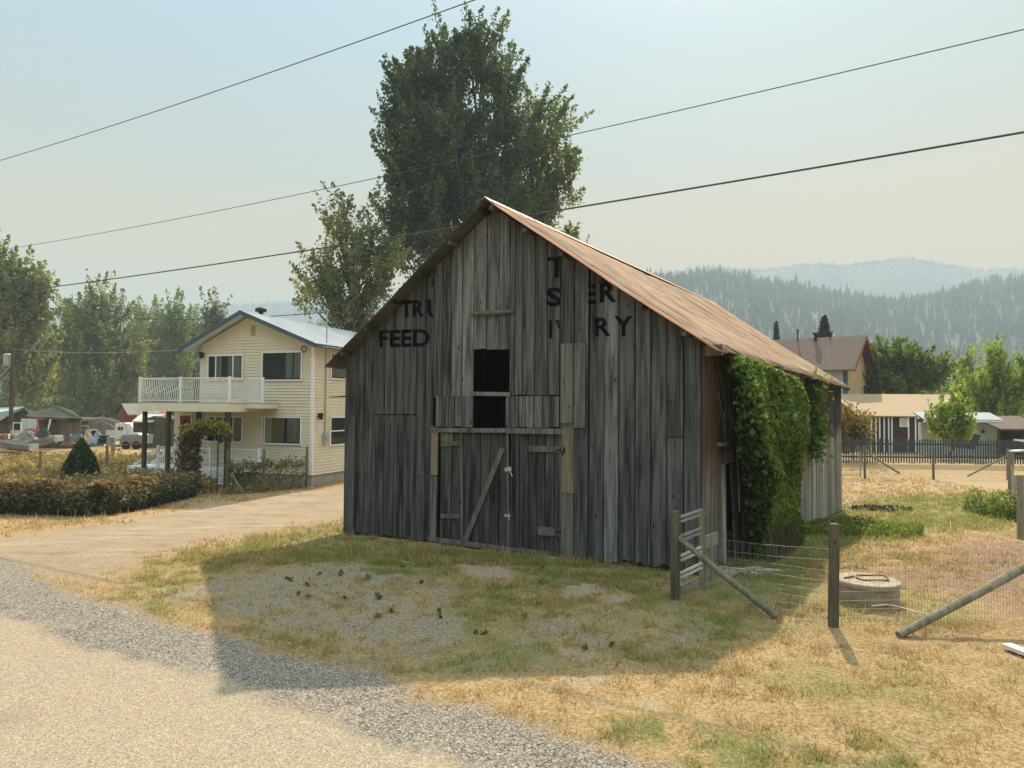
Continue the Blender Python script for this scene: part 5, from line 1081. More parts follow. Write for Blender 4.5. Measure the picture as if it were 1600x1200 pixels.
mb = MB(); mb.prism([HA(-.7, -.6, ze-.15), HA(FL, -.6, ze-.15), HA(FL, GL/2, zr), HA(-.7, GL/2, zr)], Vector((0, 0, .14))); mb.prism([HA(-.7, GL/2, zr), HA(FL, GL/2, zr), HA(FL, GL+.6, ze-.15), HA(-.7, GL+.6, ze-.15)], Vector((0, 0, .14))); rA = mb.build('roof', SHIN, hA)
siding(PH, 0, FL, gA, ze-.05, lap=.2).build('front_wall', GREYW, hA, label='pale grey front wall')
mb = MB(); mb.prism([HA(0, 0, gA), HA(0, GL, gA), HA(0, GL, ze), HA(0, GL/2, zr-.12), HA(0, 0, ze)], fd*.15); mb.build('gable_wall', TANW, hA)
mb = MB(); mb.prism([HA(.2, GL, gA), HA(FL, GL, gA), HA(FL, GL, ze), HA(.2, GL, ze)], gd*-.1); mb.build('rear_wall', GREYW, hA)
mb = MB(); mb.obox(HA(-.05, -.05, gA), fd*.32, gd*.3, Vector((0, 0, ze-gA))); mb.build('corner_board', BLUEG, hA)
for g0, g1 in ((-.6, GL/2), (GL+.6, GL/2)):
    mb = MB(); mb.beam(HA(-.75, g0, ze-.2), HA(-.75, g1, zr-.05), .05, .28); mb.build('barge_board', RAFT, hA)
    for k in range(6): f = (k+.5)/6; gg = g0+(g1-g0)*f; z_ = ze-.2+(zr-ze+.1)*f; mb = MB(); mb.beam(HA(-.72, gg, z_-.12), HA(0, gg, z_-.12), .1, .14); mb.build('rafter_end', RAFT, hA)
q = HA(-.04, 5.6, 4.2); mb = MB(); mb.obox(q, gd*1.0, fd*-.03, Vector((0, 0, 1.2))); wd = mb.build('window', WHT, hA); mb = MB(); mb.obox(HA(-.075, 5.7, 4.3), gd*.8, fd*-.01, Vector((0, 0, 1.0))); mb.build('pane', INNER, wd)
for (x, y, h_, r_, nm) in ((1280, 524, .75, .22, 'chimney_pipe'), (1246, 519, .9, .09, 'vent_pipe'), (1307, 531, .35, .05, 'vent_pipe')):
    p = P(x, y, 66); f = max(1, (p-o0).dot(fd)); c_ = HA(f, 3.6, zr-.35); zt2 = P(x, y-4, c_.y).z; mb = MB(); mb.tube([c_, Vector((c_.x, c_.y, zt2-.13)), Vector((c_.x, c_.y, zt2-.12)), Vector((c_.x, c_.y, zt2))], [r_*.7, r_*.7, r_*1.3, r_*1.3], 10); mb.build(nm, BLK, rA)
PSd = Pl(53, 1400); gB = ghf(28, 53)
hB = thing('metal_roofed_shed', 'long low outbuilding with tan metal roof and maroon battened wall', 'outbuilding', tuple(PSd.pt(0, gB, -2)))
m, n, l, b = newmat('tan_metal_roof', .8, .1, 0); wv = n.new('ShaderNodeTexWave'); wv.wave_type = 'BANDS'; wv.bands_direction = 'X'; wv.inputs['Scale'].default_value = 1.6; l.new(n.new('ShaderNodeNewGeometry').outputs['Position'], wv.inputs['Vector'])
l.new(mix(n, l, ramp(n, l, wv.outputs[1], [(0, (.27, .205, .13)), (1, (.33, .26, .17))]), (.25, .24, .22), mr(n, l, noise(n, l, 1, 4), .5, .75, 0, .6)), b.inputs['Base Color']); TANR = m
uL, zE = PSd.at(1340, 651); uR, _ = PSd.at(1433, 651); uRL, zRg = PSd.at(1346, 617); uRR, _ = PSd.at(1490, 617); 
def flat_roof(a, b_, c, d, name, mat, par, th=.08): mb = MB(); mb.prism([a, b_, c, d], Vector((0, 0, th))); return mb.build(name, mat, par)
dB = 6.0; k = (53+dB)/53
zRg = CAMZ+(zRg-CAMZ)*k; ur = PSd.at(1490, 617)[0]*k+ (k-1)*(PSd.o.x); 
flat_roof(PSd.pt(uL, zE, .3), PSd.pt(uR, zE, .3), PSd.pt(ur, zRg, -dB), PSd.pt(uL+.5, zRg, -dB), 'roof', TANR, hB)
uEE = PSd.at(1558, 690)[0]
flat_roof(PSd.pt(ur, zRg, -dB), PSd.pt(uL+.5, zRg, -dB), PSd.pt(uL+.5, zE, -2*dB), PSd.pt(uEE+1.2, zE, -2*dB), 'roof', TANR, hB)
face_box('wall', PSd, 1340, 1358, 651.5, gB, .2, BEIGE, hB); wB = face_box('wall', PSd, 1358, 1433, 651.5, gB, .2, DKRED, hB)
for x in (1361, 1368, 1374, 1381, 1388, 1393, 1419, 1430): face_box('batten', PSd, x-.9, x+.9, 652, gB, .06, WHT, wB, .06)
(ua, za), (ub, zb_) = PSd.at(1405, 653), PSd.at(1418, 667); mb = MB(); mb.obox(PSd.pt(ua, zb_, .02), PSd.u*(ub-ua), PSd.n*.06, Vector((0, 0, za-zb_))); wd = mb.build('window', WHT, wB); mb = MB(); mb.obox(PSd.pt(ua+.07, zb_+.07, .085), PSd.u*(ub-ua-.14), PSd.n*.01, Vector((0, 0, za-zb_-.14))); mb.build('pane', plain('cream_pane', (.45, .42, .3), .3), wd)
mb = MB(); mb.prism([PSd.pt(uR, zE-.02, -.05), PSd.pt(ur, zRg-.02, -dB), PSd.pt(uEE, zE, -dB-4), PSd.pt(uEE, gB, -dB-4), PSd.pt(uR, gB, -.05)], PSd.n*-.1+Vector((.1, 0, 0))); gw = mb.build('gable_wall', DKRED, hB)
for f in np.linspace(.12, .9, 8):
    a = PSd.pt(uR, zE, .02).lerp(PSd.pt(ur, zRg, -dB+.08), f) if f < .6 else PSd.pt(ur, zRg, -dB+.1).lerp(PSd.pt(uEE, zE, -dB-3.8), (f-.6)/.4)
    mb = MB(); mb.tube([a-Vector((0, .15, .15)), a-Vector((0, .15, 1.6))], .06, 4); mb.build('batten', WHT, gw)
mb = MB(); mb.beam(PSd.pt(uR-.1, zE-.05, .2), PSd.pt(ur, zRg-.05, -dB+.1), .1, .2); mb.beam(PSd.pt(ur, zRg-.05, -dB+.1), PSd.pt(uEE+.3, zE-.1, -dB-3.8), .1, .2); mb.build('barge_board', WHT, hB)
PG = Pl(50, 1500); gC = ghf(30, 50)
hC = thing('garage', 'low white garage with pale teal wall beside the sapling', 'garage', tuple(PG.pt(0, gC, -2)))
face_box('wall', PG, 1438, 1559, 660, gC, .3, TEALW, hC)
(ua, za), (ub, zb_) = PG.at(1436, 646), PG.at(1558, 658); mb = MB(); mb.prism([PG.pt(ua, zb_, .7), PG.pt(ub, zb_, .7), PG.pt(ub, za, -.8), PG.pt(ua, za, -.8)], Vector((0, 0, .1))); mb.build('awning_roof', plain('grey_metal_roof', (.25, .30, .33), .7, .08), hC)
mb = MB(); mb.obox(PG.pt(ua, zb_-.08, .7), PG.u*(ub-ua), PG.n*.05, Vector((0, 0, .12))); mb.build('fascia', WHT, hC)
mb = MB(); (ua, za), (ub, zb_) = PG.at(1440, 662), PG.at(1462, 690); mb.obox(PG.pt(ua, zb_, .01), PG.u*(ub-ua), PG.n*.05, Vector((0, 0, za-zb_))); mb.build('garage_door', BEIGE, hC)
mb = MB(); u, z = PG.at(1535, 676); mb.tube([PG.pt(u, z, .05), PG.pt(u, z+.2, .1)], [.12, .06], 8); mb.build('wall_lamp', BLK, hC)
PT = Pl(47.5, 1515); a_ = [PT.at(*q) for q in ((1500, 700), (1505, 681), (1512, 676), (1533, 680), (1528, 692), (1524, 702))]
mb = MB(); mb.prism([PT.pt(u, z, 0) for u, z in a_], PT.n*-1.2); o = mb.build('tarpaulin', plain('dark_blue_tarp', (.03, .045, .06), .7, .3, 2), origin=PT.pt(a_[0][0], ghf(30, 47), 0)); tag(o, 'dark blue tarpaulin heap against the white garage wall', 'tarpaulin')
PK = Pl(48, 1590); gD = ghf(32, 48); hD = thing('open_shed', 'low open shed with brown shingle roof at the right edge', 'shed', tuple(PK.pt(1, gD, -1)))
(ua, za), (ub, zb_) = PK.at(1557, 653), PK.at(1640, 673); mb = MB(); mb.prism([PK.pt(ua, zb_, .4), PK.pt(ub, zb_, .4), PK.pt(ub, za, -3), PK.pt(ua, za, -3)], Vector((0, 0, .12))); mb.build('roof', SHIN, hD)
mb = MB(); mb.obox(PK.pt(ua+.1, gD, -2.6), PK.u*(ub-ua), PK.n*-.1, Vector((0, 0, za-gD-.3))); mb.build('wall', INNER, hD)
for x in (1560, 1598): face_box('post', PK, x-1.5, x+1.5, 672, gD, .15, POSTW, hD, .1)
# picket fence: one thing, pickets as its parts
YP = 41.8; PP = Pl(YP, 1400); DKP = plain('dark_teal_paint', (.05, .065, .075), .8, .25, 3)
def fence_h(px_): return ghf(P(px_, 640, YP).x, YP)
pf = thing('picket_fence', 'dark weathered picket fence across the back of the yard', 'fence', tuple(PP.pt(0, fence_h(1400), 0)))
u0, u1 = PP.at(1300, 690)[0], PP.at(1640, 690)[0]; u = u0; first = None; hP = 1.5; i = 0
while u < u1 and i < 99:
    gz_ = fence_h(1400); w = .085
    if first is None:
        mb = MB(); mb.prism([PP.pt(u, gz_+.06, .03), PP.pt(u+w, gz_+.06, .03), PP.pt(u+w, gz_+hP-.1, .03), PP.pt(u+w/2, gz_+hP, .03), PP.pt(u, gz_+hP-.1, .03)], PP.n*.022); first = mb.build('picket', DKP, pf)
    else:
        c = first.copy(); C.objects.link(c); c.parent = pf; c.location = first.location+PP.u*(u-u0)+Vector((0, 0, rnd.uniform(-.03, .03))); c.rotation_euler = (0, 0, 0)
    u += .152; i += 1
u1 = u
for z_ in (.35, 1.12): mb = MB(); mb.obox(PP.pt(u0, fence_h(1400)+z_, -.03), PP.u*(u1-u0), PP.n*.055, Vector((0, 0, .09))); mb.build('rail', DKP, pf)
# wire yard fence in front of it with posts, braces and a tube gate
YW = 37.3; gW = ghf(20, YW)
wf = thing('wire_fence', 'wire fence with wooden posts and slanting braces before the picket fence', 'fence', tuple(P(1351, 740, YW)))
FP2 = woodmat('old_post', (.12, .108, .078), (.32, .29, .215), stain=.3)
def post_at(px_, ytop, Y, r, parent, name='fence_post', mat=FP2, g0=None, lean=0):
    a = P(px_, 700, Y); z0 = ghf(a.x, a.y) if g0 is None else g0; zt2 = P(px_, ytop, Y).z; mb = MB(); mb.cur = rnd.random(); mb.tube([(a.x, a.y, z0-.1), (a.x+lean*.5, a.y, (z0+zt2)/2), (a.x+lean, a.y, zt2-.01), (a.x+lean, a.y, zt2)], [r*1.05, r, r*.97, r*.8], 10); return mb.build(name, mat, parent)
for x in (1351, 1458, 1574): post_at(x, 700, YW, .06, wf)
for (xa, ya, xb, yb) in ((1351, 705, 1406, 740), (1574, 712, 1512, 744)): mb = MB(); mb.tube([P(xa, ya, YW), P(xb, yb, YW-.05)], .05, 8); mb.build('brace', FP2, wf)
mb = MB()
for k in range(7): z_ = gW+.1+k*.2; a, q = P(1351, 700, YW), P(1578, 700, YW); mb.tube([(a.x, a.y, z_), (q.x, q.y, z_)], .005, 3)
for k in range(52): p = P(1351, 700, YW).lerp(P(1574, 700, YW), k/52); mb.tube([(p.x, p.y, gW+.05), (p.x, p.y, gW+1.3)], .003, 3)
mb.build('wire_mesh', WIRE, wf)
tg = thing('tube_gate', 'pale tubular farm gate just past the far barn corner', 'gate', tuple(P(1330, 737, YW))); mb = MB()
xa, xb = P(1314, 700, YW), P(1344, 700, YW)
for k in range(5): z_ = gW+.2+k*.26; mb.tube([(xa.x-.8, xa.y, z_), (xb.x, xb.y, z_)], .025, 6)
mb.tube([(xb.x, xb.y, gW+.1), (xb.x, xb.y, gW+1.35)], .035, 6); mb.tube([(xa.x-.8, xb.y, gW+.1), (xa.x-.8, xb.y, gW+1.35)], .035, 6); mb.build('gate_frame', plain('gate_paint', (.33, .29, .2), .5, .1, 5, .2), tg)
# ------------------------------------------------------------------ near fence, gate, well, wires
NF = thing('yard_fence', 'woven wire fence with round wooden posts and slanting braces right of the barn', 'fence', tuple(G(1303, 980)))
def rpost(px_, pt, pb, r, parent, lean=0):
    b_ = G(px_, pb); zt2 = P(px_, pt, b_.y).z; mb = MB(); mb.cur = rnd.random(); h = zt2-b_.z
    pts = [b_+Vector((0, 0, -.1)), b_+Vector((lean*.3, 0, h*.3)), b_+Vector((lean*.7+.008, 0, h*.7)), b_+Vector((lean, 0, h-.015)), b_+Vector((lean, 0, h))]
    mb.tube(pts, [r*1.04, r*1.02, r*.98, r*.96, r*.85], 14); return mb.build('fence_post', FP2, parent), b_, zt2
pa_, A_b, A_t = rpost(1055, 798, 938, .072, NF, -.01)
pb_, B_b, B_t = rpost(1302, 818, 979, .072, NF, .02)
Cb = G(1405, 995)+Vector((2.6, .75, 0)); Cb.z = ghf(Cb.x, Cb.y)
mb = MB(); mb.tube([Cb, Cb+Vector((0, 0, 1.42))], [.075, .07], 12); mb.build('fence_post', FP2, NF)
def brace(a, b_, r): 
    mb = MB(); mb.cur = rnd.random(); a, b_ = Vector(a), Vector(b_); m1 = a.lerp(b_, .5)+Vector((0, 0, -.015)); mb.tube([a, m1, b_], [r*.9, r, r*1.08], 12); mb.build('brace', FP2, NF)
brace(P(1057, 838, A_b.y), G(1214, 966)+Vector((0, 0, .02)), .05)
brace(G(1404, 996)+Vector((0, 0, .03)), Cb+Vector((0, 0, .98)), .062)
mb = MB()
for a, q, n_ in ((A_b, B_b, 24), (B_b, Cb, 34)):
    a = Vector(a); q = Vector(q)
    for k in range(9):
        h = [.03, .13, .24, .36, .49, .63, .78, .94, 1.1][k]; prev = None; pts = []
        for i in range(13): f = i/12; p = a.lerp(q, f); pts.append((p.x, p.y, ghf(p.x, p.y)+h-.05*math.sin(f*math.pi)*(h > .8)+rnd.uniform(-.003, .003)))
        mb.tube(pts, .0026, 3, cap=False)
    for i in range(n_*2):
        f = (i+.5)/(n_*2); p = a.lerp(q, f); z_ = ghf(p.x, p.y); s_ = .05*math.sin(f*math.pi); mb.tube([(p.x, p.y, z_), (p.x+rnd.uniform(-.012, .012), p.y, z_+.55), (p.x+rnd.uniform(-.02, .02), p.y, z_+1.1-s_)], .0020, 3, cap=False)
mb.build('wire_mesh', plain('galvanised_wire', (.24, .235, .22), .6, .2, 20, .1), NF)
GATEW = woodmat('silver_rail', (.17, .17, .16), (.36, .36, .34), stain=.2)
# little weathered gate between the first post and the barn
ga = A_b+Vector((.09, .05, 0)); gb_ = G(1097, 921); GT = thing('yard_gate', 'narrow grey rail gate between the fence post and the barn corner', 'gate', tuple(ga))
for f, yy in ((.06, 0), (1.0, 0)):
    p = ga.lerp(gb_, f); z_ = ghf(p.x, p.y)
    if f > .5: mb = MB(); mb.beam((p.x, p.y, z_-.02), (p.x, p.y, P(1098, 800, p.y).z), .09, .07); mb.build('gate_post', FP2, GT)
for y in (808, 838, 869, 896, 918):
    mb = MB(); mb.cur = rnd.random(); z_ = P(1062, y, ga.y).z; a = Vector((ga.x, ga.y, z_)); q = Vector((gb_.x, gb_.y, z_+.03))
    mb.beam(a, q, .035, .035); mb.beam(a+Vector((0, 0, -.075)), q+Vector((0, 0, -.075)), .035, .03); mb.build('gate_rail', GATEW, GT)
mb = MB(); mb.beam((gb_.x+.12, gb_.y+.35, ghf(gb_.x, gb_.y)+.72), (gb_.x+.55, gb_.y+1.0, ghf(gb_.x, gb_.y)+.70), .04, .22); mb.beam((gb_.x+.3, gb_.y+.6, ghf(gb_.x, gb_.y)), (gb_.x+.3, gb_.y+.6, ghf(gb_.x, gb_.y)+.62), .14, .03); mb.build('hinge_board', W_SIDE, GT)
# concrete well ring with lid and a loop of hose
wc = G(1355, 936); wr_ = 46*wc.y/F; wc.z = ghf(wc.x, wc.y); WL = thing('well', 'round concrete well ring with a flat lid in the dry yard', 'well', tuple(wc))
m, n, l, b = newmat('old_concrete', .9, .1); c = ramp(n, l, noise(n, l, 5, 6), [(.3, (.22, .175, .12)), (.7, (.40, .33, .235))]); c = mix(n, l, c, (.12, .10, .07), mr(n, l, noise(n, l, 14, 4), .6, .72, 0, .7)); l.new(c, b.inputs['Base Color']); bump(n, l, b, noise(n, l, 40, 3), .5, .01); OCON = m
m, n, l, b = newmat('old_lid', .9, .1); c = ramp(n, l, noise(n, l, 9, 6), [(.3, (.24, .20, .14)), (.7, (.38, .33, .24))]); l.new(c, b.inputs['Base Color']); bump(n, l, b, noise(n, l, 40, 3), .4, .01); LIDM = m
zt2 = P(1355, 905, wc.y).z; h = zt2-wc.z
mb = MB(); c0 = Vector((wc.x, wc.y, wc.z)); mb.tube([c0-Vector((0, 0, .05)), c0+Vector((0, 0, h*.75)), c0+Vector((0, 0, h*.76))], [wr_*.98, wr_*.97, wr_*.9], 40); mb.build('ring', OCON, WL)
mb = MB(); mb.tube([c0+Vector((0, 0, h*.77)), c0+Vector((0, 0, h*.785)), c0+Vector((0, 0, h-.02)), c0+Vector((0, 0, h))], [wr_*.98, wr_*1.03, wr_*1.03, wr_], 40); mb.build('lid', LIDM, WL)
mb = MB(); hr_ = wr_*.52; hc = c0+Vector((.10, .03, h+.02)); pts = [hc+Vector((hr_*math.cos(a), hr_*.8*math.sin(a), .01*math.sin(3*a))) for a in np.linspace(0, 2*math.pi, 28)]+[hc+Vector((hr_*.6, -hr_*.9, 0))]
mb.tube(pts, .012, 6); mb.tube([hc+Vector((-hr_, .1, 0)), hc+Vector((-hr_-.15, .0, 0)), hc+Vector((-hr_-.22, -.03, 0))], .014, 6); o = mb.build('hose', plain('dark_hose', (.05, .03, .02), .6), origin=hc); tag(o, 'loop of dark hose lying on the well lid', 'hose')
mb = MB(); pts = [G(x, y)+Vector((0, 0, .05)) for x, y in ((1362, 952), (1385, 950), (1405, 953), (1430, 961), (1470, 968))]; mb.tube(pts, [.013, .013, .012, .011, .010], 8); o = mb.build('water_pipe', plain('white_pipe', (.6, .6, .56), .5), origin=pts[0]); tag(o, 'white plastic pipe lying in the grass below the well', 'pipe')
a, q = G(1572, 1014), G(1640, 1040); mb = MB(); mb.beam(a+Vector((0, 0, .05)), q+Vector((0, 0, .05)), .14, .05); o = mb.build('plank', plain('white_plank', (.62, .60, .54), .7, .15, 8), origin=a); tag(o, 'short white plank on the dry grass at the right edge', 'plank')
# right hand fence line running away
RF = thing('side_fence', 'tall wooden posts of the fence at the right edge of the yard', 'fence', tuple(G(1597, 843)))
rpost(1596, 742, 843, .095, RF); 
for x, yt, yb, r in ((1589, 742, 812, .08), (1580, 703, 775, .11)): rpost(x, yt, yb, r, RF)
mb = MB()
for k in range(8):
    z_ = .15+k*.17; a = G(1596, 843); q = G(1580, 775); mb.tube([a+Vector((.02, 0, z_)), q+Vector((0, 0, z_))], .003, 3)
    mb.tube([a+Vector((.02, 0, z_)), a+Vector((1.4, -4, z_))], .003, 3)
mb.build('wire_mesh', WIRE, RF)
pw = P(1590, 705, 23.5); mb = MB(); mb.obox(pw+Vector((-.12, 0, -.03)), Vector((.8, 0, .05)), Vector((0, .25, 0)), Vector((0, 0, .05))); mb.obox(pw+Vector((.3, .1, .32)), Vector((.8, 0, -.1)), Vector((0, .5, 0)), Vector((0, 0, .06))); 
mb.beam(pw+Vector((.6, .2, -1.7)), pw+Vector((.6, .2, .25)), .1, .1); o = mb.build('board_rack', WHT, origin=pw+Vector((.6, .2, -1.7))); tag(o, 'white boards on a stand above the ivy at the right edge', 'board rack')
# debris and dirt on the grass
p = G(1378, 797); weeds('brush_pile', 'small heap of dead twigs on the grass past the barn', p.x, p.y, 1.1, .5, 420, TWIG if False else leafmat('dead_twig', (.04, .03, .025), (.10, .08, .065), None, .1), .09, .14, 91)
# overhead wires
def wire(name, label, a, b_, sag, r, n_=60, group=None, mat=BLK):
    a, b_ = Vector(a), Vector(b_); mb = MB(); pts = []
    ext = (-.5, 1.45) if name == 'power_line' else (0, 1)
    for i in range(n_+1): f = ext[0]+(ext[1]-ext[0])*i/n_; p = a+(b_-a)*f; p.z -= 4*sag*f*(1-f); pts.append(p)
    mb.tube(pts, r, 5, cap=False); o = mb.build(name, mat, origin=a); tag(o, label, 'wire', group); return o
WM = plain('overhead_wire', (.06, .065, .065), .6)
wire('power_line', 'thick dark cable crossing low in front of the barn gable', P(-60, 466, 34), P(1680, 193, 12), .20, .022, mat=WM)
wire('power_line', 'thin wire crossing the sky above the barn ridge', P(-60, 400, 34), P(1680, 27, 12), .34, .011, mat=WM)
wire('power_line', 'topmost thin wire across the upper left sky', P(-60, 268, 26), P(900, -58, 12), .16, .011, mat=WM)
wire('service_cable', 'dark service cable sagging from the left to the house mast', P(-60, 468, 48), MAST, .75, .022, mat=WM)
wire('service_cable', 'pale thin wire from the utility pole to the house gable', P(19, 545, 56), Hp.px(318, 545, .1), .25, .012, mat=GREYM)
up = P(17.5, 640, 56); uz = ghf(up.x, up.y); UPo = thing('utility_pole', 'wooden utility pole with a grey transformer before the left edge tree', 'utility pole', (up.x, up.y, uz))
zt2 = P(17.5, 534, 56).z; mb = MB(); mb.tube([(up.x, up.y, uz-.2), (up.x, up.y, zt2)], [.17, .12], 10); mb.build('pole', POSTW, UPo)
q = P(11.5, 561, 56); mb = MB(); mb.tube([q+Vector((0, 0, -.55)), q+Vector((0, 0, -.5)), q+Vector((0, 0, .35)), q+Vector((0, 0, .45))], [.2, .27, .27, .15], 12); mb.build('transformer', GREYM, UPo)
mb = MB(); mb.beam(Vector((up.x-.9, up.y, zt2-.3)), Vector((up.x+.9, up.y, zt2-.3)), .1, .12); mb.build('crossarm', POSTW, UPo)
for e in (0, .5): mb = MB(); mb.tube([(up.x, up.y, P(19, 568, 56).z-e), (up.x-3.2, up.y-2, uz+1.4-e)], .03, 4); mb.build('guy_wire', GREYM, UPo)
# ------------------------------------------------------------------ the junk yard on the left
def Q(px_, py, Y): return P(px_, py, Y)
def panel(mb, pts, Y, th=.06): mb.prism([P(x, y, Y) for x, y in pts], Vector((0, th, 0)))
OLDB = woodmat('old_shed_board', (.05, .045, .042), (.17, .155, .14), stain=.5); BROWNB = woodmat('brown_shed_board', (.10, .085, .06), (.24, .20, .15), stain=.4); REDB = woodmat('red_brown_board', (.16, .06, .04), (.34, .15, .10), stain=.3)
TURQ = plain('turquoise_metal', (.33, .44, .45), .6, .1, 2); PALER = plain('pale_roofing', (.42, .42, .40), .7, .2, 1.5); MOSS = plain('mossy_roof', (.03, .04, .03), .95, .4, 1.2, bmp=.4); SHEET = plain('pale_sheet_metal', (.45, .52, .54), .5, .15, 1, stretch=(6, 1, .3)); ALU = plain('dull_aluminium', (.24, .25, .25), .6, .25, 2, .1)
def shed(name, label, Y, depth, wall, roof, wmat, rmat, cat='shed', back=0.):
    """wall and roof outlines measured in the photo at distance Y, carried back by depth"""
    b_ = P((wall[0][0]+wall[1][0])/2, 690, Y); z0 = ghf(b_.x, b_.y); o = thing(name, label, cat, (b_.x, b_.y+depth/2, z0))
    pts = [P(x, y, Y) for x, y in wall]; m_ = max(p.z for p in pts)
    for p in pts:
        if p.z < z0+.6: p.z = z0-.05
    mb = MB(); mb.prism(pts, Vector((0, depth, 0))); mb.build('wall', wmat, o)
    for k, r in enumerate(roof):
        (xa, ya), (xb, yb) = r; a, q = P(xa, ya, Y-.25), P(xb, yb, Y-.25); mb = MB(); mb.cur = rnd.random(); mb.prism([a, q, q+Vector((0, depth+.5, back)), a+Vector((0, depth+.5, back))], Vector((0, 0, .10))); mb.build('roof', rmat, o)
    return o
s1 = shed('shed', 'dark gabled shed with a pale turquoise metal roof at the left edge', 60, 6, [(-50, 700), (46, 700), (48, 652), (37, 641), (-50, 662)], [], OLDB, TURQ)
mb = MB(); mb.prism([P(38, 637, 59.6), P(-2, 658.5, 59.6), P(-90, 660, 59.6), P(-50, 641, 64)], Vector((0, 0, .1))); mb.build('roof', TURQ, s1)
mb = MB(); mb.beam(P(38, 638, 59.5), P(50, 652, 59.5), .3, .12); mb.build('roof', MOSS, s1)
s2 = shed('shed', 'long sagging shed with mossy roof behind the scrap heap', 57, 5, [(44, 700), (126, 700), (126, 655), (44, 652)], [], OLDB, MOSS)
mb = MB(); mb.prism([P(40, 653, 56.6), P(128, 656, 56.6), P(112, 643, 60), P(86, 635, 60), P(48, 644, 60)], Vector((0, 0, .12))); mb.build('roof', MOSS, s2)
mb = MB(); panel(mb, [(92, 693), (125, 693), (125, 657), (92, 656)], 56.9, .05); mb.build('board_wall', BROWNB, s2)
mb = MB(); panel(mb, [(76, 655.5), (104, 656), (104, 653.5), (76, 653)], 56.4, .15); mb.build('beam', W_TRIM, s2)
mb = MB(); panel(mb, [(45, 655), (70, 656), (70, 653), (45, 652)], 56.4, .15); mb.build('beam', REDB, s2)
mb = MB(); panel(mb, [(33, 674), (55, 676), (58, 655), (33, 654)], 55.6, .05); o = mb.build('metal_sheet', SHEET, origin=P(45, 676, 55.6)); tag(o, 'pale corrugated sheet leaning on the dark sheds', 'metal sheet')
lp = thing('log_pile', 'stack of split logs at the end of the mossy shed', 'log pile', tuple(P(134, 694, 55)))
for k in range(11):
    mb = MB(); mb.cur = rnd.random(); y = 692-k*3.3; a = P(128, y, 55); q = P(139-rnd.random()*2, y, 55); mb.tube([a, q], .085, 7); c_ = mb.build('log', BROWNB, lp)
def frame_win(x0, y0, x1, y1, Y, label):
    o = thing('window_sash', label, 'window sash', tuple(P((x0+x1)/2, y1, Y))); mb = MB()
    for r in ([(x0, y0), (x1, y0), (x1, y0+1.2), (x0, y0+1.2)], [(x0, y1-1.2), (x1, y1-1.2), (x1, y1), (x0, y1)], [(x0, y0+1.2), (x0+1.2, y0+1.2), (x0+1.2, y1-1.2), (x0, y1-1.2)], [(x1-1.2, y0+1.2), (x1, y0+1.2), (x1, y1-1.2), (x1-1.2, y1-1.2)]): panel(mb, r, Y, .05)
    mb.build('frame', WHT, o); mb = MB(); panel(mb, [(x0+1, y1-1), (x1-1, y1-1), (x1-1, y0+1), (x0+1, y0+1)], Y+.02, .01); mb.build('pane', INNER, o)
frame_win(141, 671, 152, 683, 54.5, 'white sash leaning beside the log pile'); frame_win(20, 660, 33, 674, 54.8, 'old white sash among the scrap at the left edge')
s3 = shed('shed', 'red brown gabled shed with a pale roof behind the porch posts', 70, 7, [(184, 700), (214, 700), (214, 650), (190, 634), (184, 640)], [], REDB, PALER)
mb = MB(); mb.prism([P(190, 632, 69.5), P(200, 649, 69.5), P(250, 647, 72), P(240, 632, 72)], Vector((0, 0, .1))); mb.build('roof', PALER, s3); mb = MB(); mb.beam(P(190, 633, 69.4), P(181, 646, 69.4), .3, .15); mb.build('roof', MOSS, s3)
s4 = shed('shed', 'low grey plank shed with a weathered pale roof beside the porch', 58, 5, [(208, 700), (274, 700), (274, 655), (240, 650), (208, 660)], [], OLDB, PALER)
mb = MB(); mb.prism([P(206, 660, 57.6), P(238, 660.5, 57.6), P(258, 649, 60), P(220, 648.5, 60)], Vector((0, 0, .1))); mb.build('roof', PALER, s4)
# camper trailer
o = thing('camper_trailer', 'small white camper trailer parked before the red brown shed', 'camper', tuple(P(195, 690, 60))); Yc = 60
mb = MB(); prof = [(180, 686), (181, 664), (184, 661), (203, 662), (206, 667), (207, 686)]; mb.prism([P(x, y, Yc) for x, y in prof], Vector((0, 2, 0))); mb.build('body', WHT, o)
mb = MB(); panel(mb, [(184, 672), (192, 672), (192, 667), (184, 667)], Yc-.03, .02); mb.build('window', INNER, o)
mb = MB(); c_ = P(195, 688, Yc-.05); mb.tube([c_, c_+Vector((0, .25, 0))], .33, 14); mb.build('wheel', BLK, o)
# carport hoops
o = thing('hoop_frame', 'bare bent metal hoops of a collapsed shelter', 'shelter frame', tuple(P(165, 690, 58)))
for k, (xa, xb, yt) in enumerate(((128, 190, 651), (140, 200, 655), (150, 182, 660))):
    mb = MB(); mb.tube([P(xa, 680, 58+k), P(xa+4, yt+8, 58+k), P((xa+xb)/2, yt, 58+k), P(xb-4, yt+7, 58+k), P(xb, 680, 58+k)], .03, 5); mb.build('hoop', GREYM, o)
mb = MB(); panel(mb, [(165, 684), (181, 684), (181, 672), (165, 672)], 57, .04); o = mb.build('standing_panel', SHEET, origin=P(173, 684, 57)); tag(o, 'pale panel standing left of the camper', 'panel')  # plain upright panel in the pale sheet metal colour
